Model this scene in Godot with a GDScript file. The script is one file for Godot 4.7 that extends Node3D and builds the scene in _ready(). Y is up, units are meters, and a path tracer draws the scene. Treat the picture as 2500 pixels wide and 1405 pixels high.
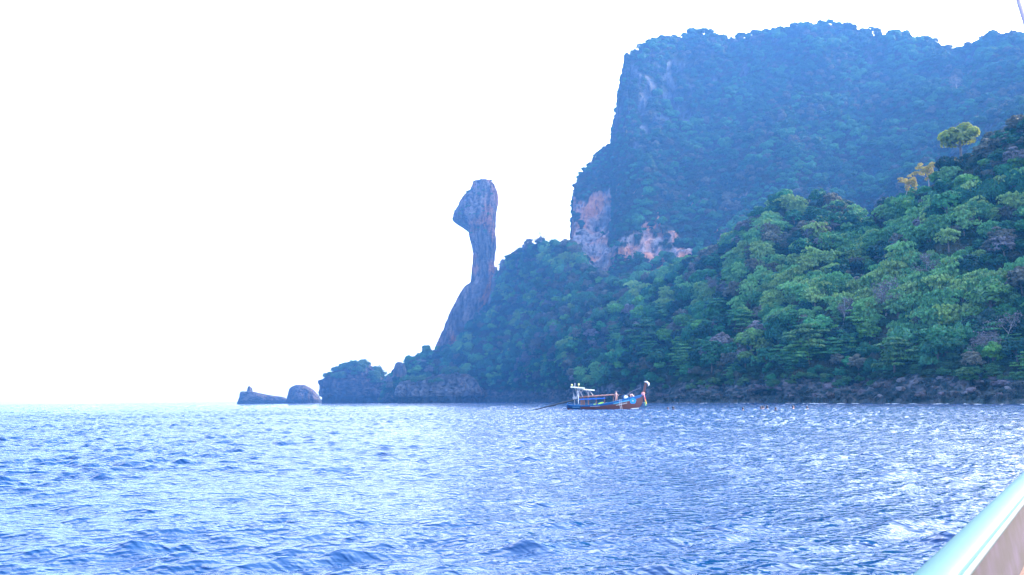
extends Node3D

const F := 2000.0            # focal length in pixels of a 2500 x 1405 frame
const EYE := Vector3(0, 2.0, 0)
var cam_right: Vector3
var cam_up: Vector3
var cam_fwd: Vector3
var rng := RandomNumberGenerator.new()
var taken := {}
var noise_a := FastNoiseLite.new()
var noise_b := FastNoiseLite.new()
var noise_c := FastNoiseLite.new()

# ---------------------------------------------------------------- mesh collector
class MB:
	var v := PackedVector3Array()
	var c := PackedColorArray()
	var uv := PackedVector2Array()
	var ix := PackedInt32Array()
	var tint := Color(1, 1, 1)

	func vert(p: Vector3, col = null, t := Vector2.ZERO) -> int:
		v.append(p)
		c.append(tint if col == null else col)
		uv.append(t)
		return v.size() - 1

	func tri(a: int, b: int, d: int) -> void:
		ix.append(a); ix.append(b); ix.append(d)

	func quad(p0: Vector3, p1: Vector3, p2: Vector3, p3: Vector3, col = null) -> void:
		var a := vert(p0, col)
		vert(p1, col); vert(p2, col); vert(p3, col)
		tri(a, a + 1, a + 2); tri(a, a + 2, a + 3)

	func box(at: Vector3, size: Vector3, b := Basis.IDENTITY) -> void:
		var h := size * 0.5
		var p := []
		for i in 8:
			p.append(at + b * Vector3(h.x if i & 1 else -h.x, h.y if i & 2 else -h.y, h.z if i & 4 else -h.z))
		for f in [[0, 1, 3, 2], [5, 4, 6, 7], [4, 0, 2, 6], [1, 5, 7, 3], [2, 3, 7, 6], [4, 5, 1, 0]]:
			quad(p[f[0]], p[f[1]], p[f[2]], p[f[3]])

	func tube(pts: Array, radii: Array, sides := 6) -> void:
		var base := v.size()
		var n := pts.size()
		for i in n:
			var d: Vector3 = (pts[mini(i + 1, n - 1)] - pts[maxi(i - 1, 0)]).normalized()
			var s := d.cross(Vector3.UP if absf(d.y) < 0.9 else Vector3.RIGHT).normalized()
			var t := d.cross(s)
			for k in sides:
				var a := TAU * k / sides
				vert(pts[i] + (s * cos(a) + t * sin(a)) * radii[i])
		for i in n - 1:
			for k in sides:
				var a := base + i * sides + k
				var b := base + i * sides + (k + 1) % sides
				tri(a, b, b + sides); tri(a, b + sides, a + sides)
		for e in [0, n - 1]:
			var m := vert(pts[e])
			for k in sides:
				var a: int = base + e * sides + k
				var b: int = base + e * sides + (k + 1) % sides
				if e == 0: tri(a, m, b)
				else: tri(a, b, m)

	func ball(at: Vector3, r: Vector3, rings := 8, sides := 12) -> void:
		var base := v.size()
		for i in rings + 1:
			var a := PI * i / rings
			for k in sides:
				var b := TAU * k / sides
				vert(at + Vector3(r.x * sin(a) * cos(b), r.y * cos(a), r.z * sin(a) * sin(b)))
		for i in rings:
			for k in sides:
				var p := base + i * sides + k
				var q := base + i * sides + (k + 1) % sides
				tri(p, q, q + sides); tri(p, q + sides, p + sides)

	func flat() -> ArrayMesh:
		var fv := PackedVector3Array()
		var fn := PackedVector3Array()
		var fc := PackedColorArray()
		var fu := PackedVector2Array()
		for i in range(0, ix.size(), 3):
			var a := v[ix[i]]
			var b := v[ix[i + 1]]
			var d := v[ix[i + 2]]
			var n := (d - a).cross(b - a)
			if n.length_squared() < 1e-16: continue
			n = n.normalized()
			for k in 3:
				fv.append(v[ix[i + k]]); fn.append(n); fc.append(c[ix[i + k]]); fu.append(uv[ix[i + k]])
		return pack(fv, fn, fc, fu, PackedInt32Array())

	func smooth(given := PackedVector3Array()) -> ArrayMesh:
		var n := given
		if n.is_empty():
			n.resize(v.size())
			for i in range(0, ix.size(), 3):
				var f := (v[ix[i + 2]] - v[ix[i]]).cross(v[ix[i + 1]] - v[ix[i]])
				for k in 3: n[ix[i + k]] += f
			for i in n.size(): n[i] = n[i].normalized() if n[i].length_squared() > 1e-20 else Vector3.UP
		return pack(v, n, c, uv, ix)

	func pack(pv, pn, pc, pu, pi) -> ArrayMesh:
		var a := []
		a.resize(Mesh.ARRAY_MAX)
		a[Mesh.ARRAY_VERTEX] = pv
		a[Mesh.ARRAY_NORMAL] = pn
		a[Mesh.ARRAY_COLOR] = pc
		a[Mesh.ARRAY_TEX_UV] = pu
		if pi.size(): a[Mesh.ARRAY_INDEX] = pi
		var m := ArrayMesh.new()
		m.add_surface_from_arrays(Mesh.PRIMITIVE_TRIANGLES, a)
		return m

# ---------------------------------------------------------------- naming
func numbered(called: String) -> String:
	var n: int = taken.get(called, 0)
	taken[called] = n + 1
	return called if n == 0 else "%s_%03d" % [called, n]

func tag(o: Node3D, label: String, category: String, group := "", kind := "") -> Node3D:
	if label: o.set_meta("label", label)
	if category: o.set_meta("category", category)
	if group: o.set_meta("group", group)
	if kind: o.set_meta("kind", kind)
	return o

func thing(called: String, label: String, category: String, at := Vector3.ZERO, turn := 0.0, group := "") -> Node3D:
	var o := Node3D.new()
	o.name = numbered(called)
	add_child(o)
	o.position = at
	o.rotation.y = turn
	tag(o, label, category, group)
	return o

func part(called: String, mesh: Mesh, mat: Material, parent: Node) -> MeshInstance3D:
	var o := MeshInstance3D.new()
	o.mesh = mesh
	o.material_override = mat
	o.name = numbered(called) if parent == self else called
	parent.add_child(o, true)
	return o

func lin(r: float, g: float, b: float) -> Color:
	return Color(r, g, b).linear_to_srgb()

func mat(col: Color, rough := 0.8, vcol := false, spec := 0.5) -> StandardMaterial3D:
	var m := StandardMaterial3D.new()
	m.albedo_color = col
	m.roughness = rough
	m.metallic_specular = spec
	m.vertex_color_use_as_albedo = vcol
	m.cull_mode = BaseMaterial3D.CULL_DISABLED
	return m

# ---------------------------------------------------------------- picture to place
func at(x: float, y: float, depth: float) -> Vector3:
	var d := cam_fwd + cam_right * ((x - 1250.0) / F) - cam_up * ((y - 702.5) / F)
	return EYE + d * (depth / -d.z)

func px_of(p: Vector3) -> Vector2:
	var d := p - EYE
	var w := d.dot(cam_fwd)
	return Vector2(1250.0 + F * d.dot(cam_right) / w, 702.5 - F * d.dot(cam_up) / w)

func hz(x: float) -> float:
	return 987.0 - 0.0104 * x

func tab(t: Array, x: float, k: int) -> float:
	if x <= t[0][0]: return t[0][k]
	for i in range(1, t.size()):
		if x <= t[i][0]:
			return lerpf(t[i - 1][k], t[i][k], (x - t[i - 1][0]) / (t[i][0] - t[i - 1][0]))
	return t[t.size() - 1][k]

func _ready() -> void:
	rng.seed = 20
	set_up_camera_and_light()
	noise_a.seed = 3; noise_a.frequency = 1.0; noise_a.fractal_octaves = 4
	noise_b.seed = 8; noise_b.frequency = 1.0; noise_b.fractal_octaves = 2
	noise_c.seed = 5; noise_c.frequency = 1.0; noise_c.noise_type = FastNoiseLite.TYPE_CELLULAR
	noise_c.fractal_octaves = 1
	build_materials()
	build_sea()
	build_hill()
	build_mist()
	build_rocks()
	build_forest()
	build_longtail()
	build_swimmers()
	build_own_boat()
	tell_apart()

const SUN_AZ := 72.0
const SUN_EL := 30.0

func set_up_camera_and_light() -> void:
	var pitch := atan(271.5 / F)
	var roll := 0.0104
	var r := Vector3.RIGHT
	cam_fwd = Vector3(0, sin(pitch), -cos(pitch))
	var u := r.cross(cam_fwd)
	cam_right = r * cos(roll) - u * sin(roll)
	cam_up = u * cos(roll) + r * sin(roll)
	var cam := Camera3D.new()
	cam.name = "camera"
	add_child(cam)
	cam.transform = Transform3D(Basis(cam_right, cam_up, -cam_fwd), EYE)
	cam.fov = rad_to_deg(2.0 * atan(702.5 / F))
	cam.near = 0.1
	cam.far = 6000.0
	var lens := CameraAttributesPhysical.new()
	lens.frustum_focal_length = 12.0 / (702.5 / F)
	lens.exposure_aperture = 9.0
	lens.frustum_focus_distance = 120.0
	lens.frustum_near = 0.1
	lens.frustum_far = 6000.0
	cam.attributes = lens
	cam.current = true

	var sun_dir := Vector3(sin(deg_to_rad(SUN_AZ)) * cos(deg_to_rad(SUN_EL)), sin(deg_to_rad(SUN_EL)), -cos(deg_to_rad(SUN_AZ)) * cos(deg_to_rad(SUN_EL)))
	# sky: bright haze low down, blue overhead, brighter towards the low sun behind the island
	var sky := Image.create(512, 256, false, Image.FORMAT_RGBF)
	for j in 256:
		var el := PI / 2 - PI * (j + 0.5) / 256.0
		for i in 512:
			var az := TAU * (i + 0.5) / 512.0
			var d := Vector3(sin(az) * cos(el), sin(el), -cos(az) * cos(el))
			var y := maxf(d.y, 0.0)
			var k := 1.0 - smoothstep(0.06, 0.82, y)
			var col := Vector3(0.05, 0.36, 0.95).lerp(Vector3(2.9, 3.05, 3.25), k)
			var ang := rad_to_deg(d.angle_to(sun_dir))
			var near_sun := 0.5 + 0.5 * d.dot(sun_dir)
			col *= Vector3(0.11, 0.165, 0.30).lerp(Vector3(1.65, 1.6, 1.5), pow(near_sun, 2.45))   # duller and bluer on the side away from the sun
			col += Vector3(7.6, 7.2, 7.0) * exp(-ang / 25.0)
			if d.y < 0.0: col *= lerpf(1.0, 0.45, clampf(-d.y * 6.0, 0.0, 1.0))
			sky.set_pixel(i, j, Color(col.x, col.y, col.z))
	var sm := PanoramaSkyMaterial.new()
	sm.panorama = ImageTexture.create_from_image(sky)
	var env := Environment.new()
	env.background_mode = Environment.BG_SKY
	env.sky = Sky.new()
	env.sky.sky_material = sm
	env.tonemap_mode = Environment.TONE_MAPPER_LINEAR
	env.tonemap_exposure = 2.6
	env.fog_enabled = true
	env.fog_density = 0.0003
	env.fog_light_color = lin(0.06, 0.36, 0.92)
	env.volumetric_fog_enabled = true
	env.volumetric_fog_density = 0.0
	env.ssao_enabled = true
	env.ssil_enabled = true
	env.sdfgi_enabled = true
	var we := WorldEnvironment.new()
	we.name = "world_environment"
	we.environment = env
	add_child(we)
	var sun := DirectionalLight3D.new()
	sun.name = "sun"
	sun.light_energy = 1.6
	sun.light_color = Color(1.0, 0.86, 0.62)
	sun.light_angular_distance = 0.5
	sun.shadow_enabled = true
	add_child(sun)
	sun.look_at_from_position(sun_dir * 100.0, Vector3.ZERO)

# ---------------------------------------------------------------- materials
var M := {}

func noise_tex(freq: float, oct: int, sd: int, size := 256) -> NoiseTexture2D:
	var n := FastNoiseLite.new()
	n.seed = sd
	n.frequency = freq
	n.fractal_octaves = oct
	var t := NoiseTexture2D.new()
	t.width = size
	t.height = size
	t.seamless = true
	t.noise = n
	return t

func build_materials() -> void:
	var rock := mat(Color(1, 1, 1), 0.9, true, 0.35)
	rock.heightmap_enabled = true
	rock.heightmap_texture = noise_tex(0.02, 5, 4, 512)
	rock.heightmap_scale = 150.0
	rock.uv1_triplanar = true
	rock.uv1_world_triplanar = true
	rock.uv1_scale = Vector3(0.11, 0.06, 0.11)
	M.rock = rock
	M.soil = mat(Color(1, 1, 1), 0.95, true, 0.2)
	M.leaf = mat(Color(1, 1, 1), 0.6, true, 0.4)
	M.leaf.backlight_enabled = true
	M.leaf.backlight = Color(0.35, 0.4, 0.15)
	M.bark = mat(lin(0.16, 0.13, 0.11), 0.9)
	M.pale_bark = mat(lin(0.42, 0.38, 0.36), 0.85)

var tints := {}
func leaf_mat(t: Color) -> StandardMaterial3D:
	t = Color(t.r * 1.25, t.g * 1.42, t.b * 1.5)
	if not tints.has(t):
		var m: StandardMaterial3D = M.leaf.duplicate()
		m.albedo_color = t.linear_to_srgb()
		tints[t] = m
	return tints[t]

# ---------------------------------------------------------------- sea
const TN := 384
const TILE := 11.3
var tile_h := PackedFloat32Array()
var tile_x := PackedFloat32Array()
var tile_z := PackedFloat32Array()

func make_tile() -> void:
	# a square patch of chop that repeats seamlessly: many small waves whose lengths divide the patch
	var w := []
	var r := RandomNumberGenerator.new()
	r.seed = 77
	var tries := 0
	while w.size() < 58 and tries < 4000:
		tries += 1
		var lam := 0.22 * pow(11.0, r.randf())
		var ang := deg_to_rad(-97.0 + r.randfn() * 27.0)
		var ki := roundi(TILE / lam * cos(ang))
		var kj := roundi(TILE / lam * sin(ang))
		if ki == 0 and kj == 0: continue
		lam = TILE / sqrt(float(ki * ki + kj * kj))
		var slope := 0.056 * (1.0 if lam > 0.5 else 0.8) * (0.5 if lam > 1.5 else 1.0)
		w.append([ki, kj, r.randf() * TAU, slope * lam / TAU])
	tile_h.resize(TN * TN)
	tile_x.resize(TN * TN)
	tile_z.resize(TN * TN)
	var kx := PackedFloat32Array(); var kz := PackedFloat32Array(); var ph := PackedFloat32Array(); var am := PackedFloat32Array()
	for q in w:
		kx.append(TAU * q[0] / TN); kz.append(TAU * q[1] / TN); ph.append(q[2]); am.append(q[3])
	var n := w.size()
	for j in TN:
		for i in TN:
			var h := 0.0
			for q in n:
				h += am[q] * sin(kx[q] * i + kz[q] * j + ph[q])
			# crests are sharper than troughs
			tile_h[j * TN + i] = (exp(6.0 * h) - 1.0) / 6.0
	var e := TILE / TN * 2.0
	for j in TN:
		for i in TN:
			tile_x[j * TN + i] = (tile_h[j * TN + (i + 1) % TN] - tile_h[j * TN + (i + TN - 1) % TN]) / e
			tile_z[j * TN + i] = (tile_h[((j + 1) % TN) * TN + i] - tile_h[((j + TN - 1) % TN) * TN + i]) / e

func tap(a: PackedFloat32Array, x: float, z: float) -> float:
	var u := fposmod(x / TILE, 1.0) * TN
	var w := fposmod(z / TILE, 1.0) * TN
	var i := int(u)
	var j := int(w)
	var fu := u - i
	var fw := w - j
	i = i % TN
	j = j % TN
	var i1 := (i + 1) % TN
	var j1 := (j + 1) % TN
	return lerpf(lerpf(a[j * TN + i], a[j * TN + i1], fu), lerpf(a[j1 * TN + i], a[j1 * TN + i1], fu), fw)

func build_sea() -> void:
	make_tile()
	var im := Image.create(TN, TN, false, Image.FORMAT_RGB8)
	for j in TN:
		for i in TN:
			var nn := Vector3(-tile_x[j * TN + i], tile_z[j * TN + i], 1.0).normalized()
			im.set_pixel(i, j, Color(nn.x * 0.5 + 0.5, nn.y * 0.5 + 0.5, nn.z * 0.5 + 0.5))
	var water := mat(lin(0.002, 0.04, 0.14), 0.07, false, 0.5)
	water.normal_enabled = true
	water.normal_texture = ImageTexture.create_from_image(im)
	water.normal_scale = 1.0
	M.water = water
	var rows := []
	var d := 1.2
	while d < 2200.0:
		rows.append(d)
		d += clampf(d * 0.0042, 0.045, 0.26) if d < 130.0 else d * d * 0.0000155
	rows.append(2200.0)
	var cols := 760
	var half := deg_to_rad(43.0)
	var mb := MB.new()
	var nn := PackedVector3Array()
	var ca := cos(0.61)
	var sa := sin(0.61)
	var c2 := cos(-0.35)
	var s2 := sin(-0.35)
	for r in rows:
		var fade := clampf(1.0 - (r - 700.0) / 2500.0, 0.6, 1.0)
		for i in cols + 1:
			var t := tan(lerpf(-half, half, float(i) / cols))
			var x: float = r * t
			var z: float = -r
			# three copies of the patch at sizes and turns of their own, so that no repeat shows
			var gust := 0.84 + 0.45 * noise_b.get_noise_2d(x * 0.045, z * 0.03) + 0.25 * noise_b.get_noise_2d(x * 0.011 + 7.0, z * 0.007)
			var x2 := (x * ca + z * sa) / 3.7
			var z2 := (-x * sa + z * ca) / 3.7
			var x3 := (x * c2 + z * s2) * 1.31 + 5.0
			var z3 := (-x * s2 + z * c2) * 1.31
			var h := tap(tile_h, x, z) * gust + 0.42 * tap(tile_h, x2, z2) + tap(tile_h, x3, z3) * 0.55 * gust
			var gx := tap(tile_x, x, z) * gust
			var gz := tap(tile_z, x, z) * gust
			var ax := tap(tile_x, x2, z2) * 0.42 / 3.7
			var az := tap(tile_z, x2, z2) * 0.42 / 3.7
			gx += ax * ca - az * sa
			gz += ax * sa + az * ca
			ax = tap(tile_x, x3, z3) * 0.72 * gust
			az = tap(tile_z, x3, z3) * 0.72 * gust
			gx += ax * c2 - az * s2
			gz += ax * s2 + az * c2
			mb.vert(Vector3(x, h * fade, z), null, Vector2(x, z) / 1.9)
			nn.append(Vector3(-gx * fade, 1.0, -gz * fade).normalized())
	var w := cols + 1
	for j in rows.size() - 1:
		for i in cols:
			var a := j * w + i
			mb.tri(a, a + w, a + w + 1)
			mb.tri(a, a + w + 1, a + 1)
	tag(part("sea", mb.smooth(nn), water, self), "choppy blue sea with bright reflections of the sky", "sea", "", "structure")
	var bed := MB.new()
	bed.quad(Vector3(-2000, -6, 60), Vector3(2000, -6, 60), Vector3(2000, -6, -2200), Vector3(-2000, -6, -2200))
	tag(part("sea_bed", bed.flat(), mat(lin(0.1, 0.12, 0.1), 0.9), self), "sandy sea bed under the water", "sea bed", "", "structure")

# ---------------------------------------------------------------- the island
# px x, crest y, crest depth, shore depth
var front := [[925, 980, 520, 512], [950, 926, 522, 505], [975, 900, 530, 500], [1010, 872, 540, 495], [1040, 852, 545, 490], [1070, 838, 548, 486],
	[1110, 770, 552, 482], [1150, 700, 552, 478], [1200, 655, 548, 470], [1230, 640, 540, 455], [1260, 614, 525, 440], [1290, 592, 505, 425], [1330, 588, 480, 405],
	[1370, 592, 455, 375], [1400, 584, 432, 355], [1425, 640, 418, 342], [1480, 680, 398, 322], [1540, 655, 390, 300], [1600, 655, 380, 280], [1700, 615, 352, 252],
	[1780, 580, 330, 236], [1830, 530, 312, 227], [1900, 480, 300, 218], [1990, 465, 290, 203], [2060, 485, 284, 194], [2110, 522, 278, 188], [2150, 500, 272, 182],
	[2200, 450, 265, 177], [2280, 420, 250, 168], [2330, 372, 245, 163], [2400, 335, 235, 157], [2500, 298, 225, 149], [2600, 262, 217, 141], [2700, 140, 212, 133], [2950, -120, 205, 115], [3300, -250, 215, 112], [3600, -300, 230, 110]]  # crest out of view on the right is raised to shade the front slope
# px x, skyline y, skyline depth, foot y, foot depth
var back := [[1393, 590, 520, 640, 452], [1397, 535, 520, 660, 450], [1401, 445, 521, 670, 447], [1420, 412, 523, 700, 436], [1450, 376, 526, 735, 429], [1470, 347, 528, 740, 425], [1492, 336, 530, 740, 420], [1497, 285, 531, 740, 419], [1505, 248, 531, 740, 417], [1520, 186, 533, 735, 415], [1532, 134, 534, 730, 414], [1560, 112, 538, 725, 410], [1600, 88, 544, 720, 404], [1700, 70, 560, 690, 398], [1750, 74, 560, 670, 396], [1780, 88, 560, 655, 395], [1850, 70, 560, 600, 392], [1920, 68, 560, 560, 389], [2000, 50, 560, 545, 385], [2050, 48, 553, 560, 380], [2100, 64, 547, 590, 375], [2150, 74, 540, 580, 370], [2200, 72, 533, 530, 365], [2260, 94, 525, 490, 359], [2300, 100, 520, 470, 355], [2350, 110, 510, 430, 352], [2400, 88, 500, 410, 350], [2430, 67, 494, 400, 348], [2500, 76, 480, 370, 345], [2535, 84, 476, 360, 342], [2700, 50, 460, 330, 335], [2950, 0, 450, 280, 330], [3300, -60, 440, 220, 325], [3600, -100, 430, 180, 320]]  # ridge out of view on the right is extended to keep the massif shaded

var cliff_polys := [
	PackedVector2Array([Vector2(1385, 520), Vector2(1394, 475), Vector2(1415, 490), Vector2(1435, 500), Vector2(1455, 470), Vector2(1492, 462), Vector2(1488, 545), Vector2(1478, 590), Vector2(1506, 600), Vector2(1508, 635), Vector2(1485, 700), Vector2(1440, 700), Vector2(1405, 650), Vector2(1385, 590)]),
	PackedVector2Array([Vector2(1495, 600), Vector2(1540, 590), Vector2(1578, 545), Vector2(1610, 530), Vector2(1616, 575), Vector2(1640, 560), Vector2(1658, 570), Vector2(1668, 600), Vector2(1700, 600), Vector2(1690, 625), Vector2(1650, 640), Vector2(1622, 650), Vector2(1606, 690), Vector2(1580, 680), Vector2(1580, 640), Vector2(1530, 640), Vector2(1500, 640)]),
	PackedVector2Array([Vector2(1728, 560), Vector2(1756, 552), Vector2(1760, 572), Vector2(1732, 578)]),
	PackedVector2Array([Vector2(1496, 335), Vector2(1503, 255), Vector2(1522, 182), Vector2(1540, 140), Vector2(1600, 130), Vector2(1690, 150), Vector2(1700, 230), Vector2(1690, 335), Vector2(1600, 345), Vector2(1540, 350)]),
]
var flank_poly := PackedVector2Array([Vector2(1020, 850), Vector2(1075, 760), Vector2(1125, 680), Vector2(1215, 630), Vector2(1208, 690), Vector2(1182, 745), Vector2(1150, 790), Vector2(1125, 830), Vector2(1085, 850)])

func cliff_share(q: Vector2, p: Vector3) -> float:
	for k in cliff_polys.size():
		if Geometry2D.is_point_in_polygon(q, cliff_polys[k]):
			if k == 3:
				return 1.0 if noise_a.get_noise_3d(p.x * 0.08, p.y * 0.03, p.z * 0.08) > 0.04 else 0.0
			return 1.0 if noise_a.get_noise_3d(p.x * 0.09, p.y * 0.07, p.z * 0.09) > (-0.33 if k == 0 else -0.13) else 0.0
	return 1.0 if q.y > 130.0 and noise_a.get_noise_3d(p.x * 0.06 + 40.0, p.y * 0.03, p.z * 0.06) > 0.42 else 0.0

func rock_color(p: Vector3, warm: float) -> Color:
	var a := noise_a.get_noise_3d(p.x * 0.12, p.y * 0.05, p.z * 0.12)
	var b := noise_b.get_noise_3d(p.x * 0.35, p.y * 0.06, p.z * 0.35)
	var s := noise_b.get_noise_3d(p.x * 0.05, p.y * 0.05 + 9.0, p.z * 0.05)
	var c := Color(0.13, 0.13, 0.14).lerp(Color(0.28, 0.26, 0.255), clampf(0.5 + a * 1.5, 0.0, 1.0))
	c = c.lerp(Color(0.44, 0.19, 0.09), clampf(warm + s * 1.6 + a * 0.6, 0.0, 0.9))
	c = c.lerp(Color(0.05, 0.055, 0.06), clampf((b - 0.1) * 2.4, 0.0, 0.8))
	return c

class Grid:
	var w := 0
	var h := 0
	var p := PackedVector3Array()
	var rock := PackedFloat32Array()   # 1 where bare rock shows

var grid_front := Grid.new()
var grid_back := Grid.new()

func grid_mesh(g: Grid, col: PackedColorArray) -> ArrayMesh:
	var mb := MB.new()
	for i in g.p.size(): mb.vert(g.p[i], col[i])
	for j in g.h - 1:
		for i in g.w - 1:
			var a := j * g.w + i
			mb.tri(a, a + g.w, a + g.w + 1)
			mb.tri(a, a + g.w + 1, a + 1)
	return mb.smooth()

func build_hill() -> void:
	# front slope: rocky shore, then a wooded slope up to a crest, then down behind it
	var g := grid_front
	var col := PackedColorArray()
	var xs := []
	var x := 925.0
	while x <= 3600.0:
		xs.append(x)
		x += 3.5 if x < 2600.0 else 12.0
	g.w = xs.size()
	var vs := []
	for k in 4: vs.append(-0.06 + 0.02 * k)
	for k in 44: vs.append(0.022 + 0.004 * k + 0.00003 * k * k)
	var v0: float = vs[vs.size() - 1]
	for k in range(1, 84): vs.append(lerpf(v0, 1.0, k / 83.0))
	var backs := [[8.0, 0.97], [20.0, 0.9], [40.0, 0.75], [70.0, 0.5], [110.0, 0.2], [150.0, -0.1]]
	g.h = vs.size() + backs.size()
	for j in g.h:
		for i in g.w:
			var px: float = xs[i]
			var dc := tab(front, px, 2)
			var ds := tab(front, px, 3)
			var tree := 0.0 if px > 1075 and px < 1215 else 4.3
			var yc := tab(front, px, 1) + tree * F / dc
			var wl := hz(px) + 4000.0 / ds
			yc = minf(yc, wl - 2.0)
			var p: Vector3
			var rock := 0.0
			if j < vs.size():
				var v: float = vs[j]
				var y := lerpf(wl, yc, v)
				p = at(px, y, ds + (dc - ds) * (pow(v, 1.08) if v > 0.0 else v))
				var big := noise_b.get_noise_3d(p.x * 0.022, p.y * 0.012, p.z * 0.022)
				var mid := noise_a.get_noise_3d(p.x * 0.07, p.y * 0.05, p.z * 0.07)
				var away := smoothstep(0.0, 0.15, v) * (1.0 - smoothstep(0.8, 1.0, v) * 0.7)
				p += Vector3(-0.25, 0.45, 0.85) * (big * 9.0 + mid * 3.0) * away
				var rock_top := 6.2 + 2.4 * noise_b.get_noise_2d(p.x * 0.09, p.z * 0.09)
				if p.y < rock_top:
					rock = 1.0
					# tilted beds of rock, cut by joints, stepping back from the water
					var bed := p.y * 1.0 + p.x * 0.16 + noise_a.get_noise_3d(p.x * 0.1, p.y * 0.1, p.z * 0.1) * 1.6
					var step := absf(fposmod(bed * 0.85, 1.0) - 0.5) * 2.0
					var crack := noise_c.get_noise_3d(p.x * 0.3, p.y * 0.25, p.z * 0.3)
					var lump := noise_a.get_noise_3d(p.x * 0.45, p.y * 0.5, p.z * 0.45)
					var out := (step - 0.5) * 1.1 + crack * 0.9 + lump * 1.5
					var low := 1.0 - smoothstep(1.5, 4.5, p.y)
					p += Vector3(-0.35, 0.25, 0.8) * out * smoothstep(-1.0, 1.0, p.y) * (0.8 + 0.5 * low)
					for hole in [[2392.0, 938.0, 22.0, 17.0], [1760.0, 950.0, 9.0, 26.0], [1870.0, 962.0, 34.0, 9.0]]:
						var dq := Vector2((px - hole[0]) / hole[2], (y - hole[1]) / hole[3]).length()
						if dq < 1.25: p += Vector3(p.x, 0, p.z).normalized() * 5.0 * (1.0 - smoothstep(0.7, 1.25, dq))
					p.z += 4.0 * low * (0.4 + noise_b.get_noise_2d(p.x * 0.06, 3.0))
				elif px < 1230 and Geometry2D.is_point_in_polygon(Vector2(px, y), flank_poly):
					rock = 1.0
					p += Vector3(-0.3, 0.1, 0.8) * noise_a.get_noise_3d(p.x * 0.25, p.y * 0.05, p.z * 0.25) * 4.0
			else:
				var b: Array = backs[j - vs.size()]
				p = at(px, yc, dc)
				p = p + Vector3(p.x, 0, p.z).normalized() * b[0]
				p.y = lerpf(-8.0, at(px, yc, dc).y, maxf(b[1], 0.0))
			g.p.append(p)
			g.rock.append(rock)
			if rock > 0.5:
				var c := rock_color(p, -0.55 if p.y < 12.0 else -0.3)
				if p.y >= 12.0: c = Color(c.r * 1.35, c.g * 1.3, c.b * 1.3)
				if p.y < 12.0:
					var grey := clampf(0.35 + 2.2 * noise_a.get_noise_3d(p.x * 0.35, p.y * 0.5 + p.x * 0.08, p.z * 0.35), 0.0, 1.0)
					c = Color(0.028, 0.048, 0.052).lerp(c.lerp(Color(0.18, 0.16, 0.17), 0.55), grey)
					# the sea keeps the lowest rocks dark with weed
					c = c.lerp(Color(0.032, 0.048, 0.05), 0.55 * (1.0 - smoothstep(2.2, 4.6, p.y + noise_b.get_noise_2d(p.x * 0.2, p.z * 0.2) * 2.0)))
				col.append(c)
			else:
				var t := noise_a.get_noise_3d(p.x * 0.2, p.y * 0.2, p.z * 0.2)
				col.append(Color(0.035, 0.06, 0.025).lerp(Color(0.07, 0.065, 0.04), clampf(0.5 + t, 0.0, 1.0)))
	var o := part("hill", grid_mesh(g, col), M.rock, self)
	tag(o, "steep wooded front slope of the island with a rocky shore", "hill", "", "structure")

	# the massif behind it, with its cliffs
	var b := grid_back
	col = PackedColorArray()
	xs = [[1393.0, 90.0, 60.0], [1393.0, 60.0, 35.0], [1393.0, 32.0, 15.0], [1393.0, 12.0, 4.0]]   # the end of the massif runs back from its left edge
	x = 1393.0
	while x <= 1545.0:
		xs.append([x, 0.0, 0.0])
		x += 1.6
	while x <= 3600.0:
		xs.append([x, 0.0, 0.0])
		x += 3.4 if x < 2600.0 else 12.0
	b.w = xs.size()
	var rows := 190
	var brows := [[8.0, 1.0], [22.0, 0.97], [45.0, 0.85], [80.0, 0.6], [115.0, 0.25], [140.0, -0.1]]
	b.h = rows + brows.size()
	for j in b.h:
		for i in b.w:
			var px: float = xs[i][0]
			var bare := px < 1535.0
			var dt := tab(back, px, 2)
			var yt := tab(back, px, 1)
			if not bare: yt += 4.0 * F / dt
			elif px > 1400 and px < 1495: yt += 12.0
			var yf := tab(back, px, 3) + 30.0
			var df := tab(back, px, 4)
			var p: Vector3
			var rock := 0.0
			var v := minf(float(j) / (rows - 1), 1.0)
			var y := lerpf(yf, yt, v)
			p = at(px + xs[i][2] * 0.2, y, df + (dt - df) * pow(v, 1.15))
			var big := noise_b.get_noise_3d(p.x * 0.018, p.y * 0.008, p.z * 0.018 + 7.0)
			var mid := noise_a.get_noise_3d(p.x * 0.06, p.y * 0.045, p.z * 0.06)
			var away := smoothstep(0.0, 0.1, v) * (1.0 - smoothstep(0.85, 1.0, v) * 0.75) * smoothstep(1393.0, 1440.0, px)
			p += Vector3(-0.3, 0.35, 0.9) * (big * 12.0 + mid * 4.5) * away
			if j < rows:
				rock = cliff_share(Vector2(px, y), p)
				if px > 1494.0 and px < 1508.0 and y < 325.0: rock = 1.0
				if rock > 0.5:
					var rib := noise_a.get_noise_3d(p.x * 0.16, p.y * 0.035, p.z * 0.16)
					var bedn := noise_b.get_noise_3d(p.x * 0.08, (p.y + p.x * 0.25) * 0.45, p.z * 0.08)
					p += Vector3(-0.35, 0.1, 0.9) * (rib * 4.2 + bedn * 1.6 - 1.0)
			else:
				var q: Array = brows[j - rows]
				var y0 := p.y
				p += Vector3(p.x, 0, p.z).normalized() * q[0]
				p.y = lerpf(-8.0, y0, maxf(q[1], 0.0))
			if xs[i][1] > 0.0:
				p += Vector3(p.x, 0, p.z).normalized() * xs[i][1]
			b.p.append(p)
			b.rock.append(rock)
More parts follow.
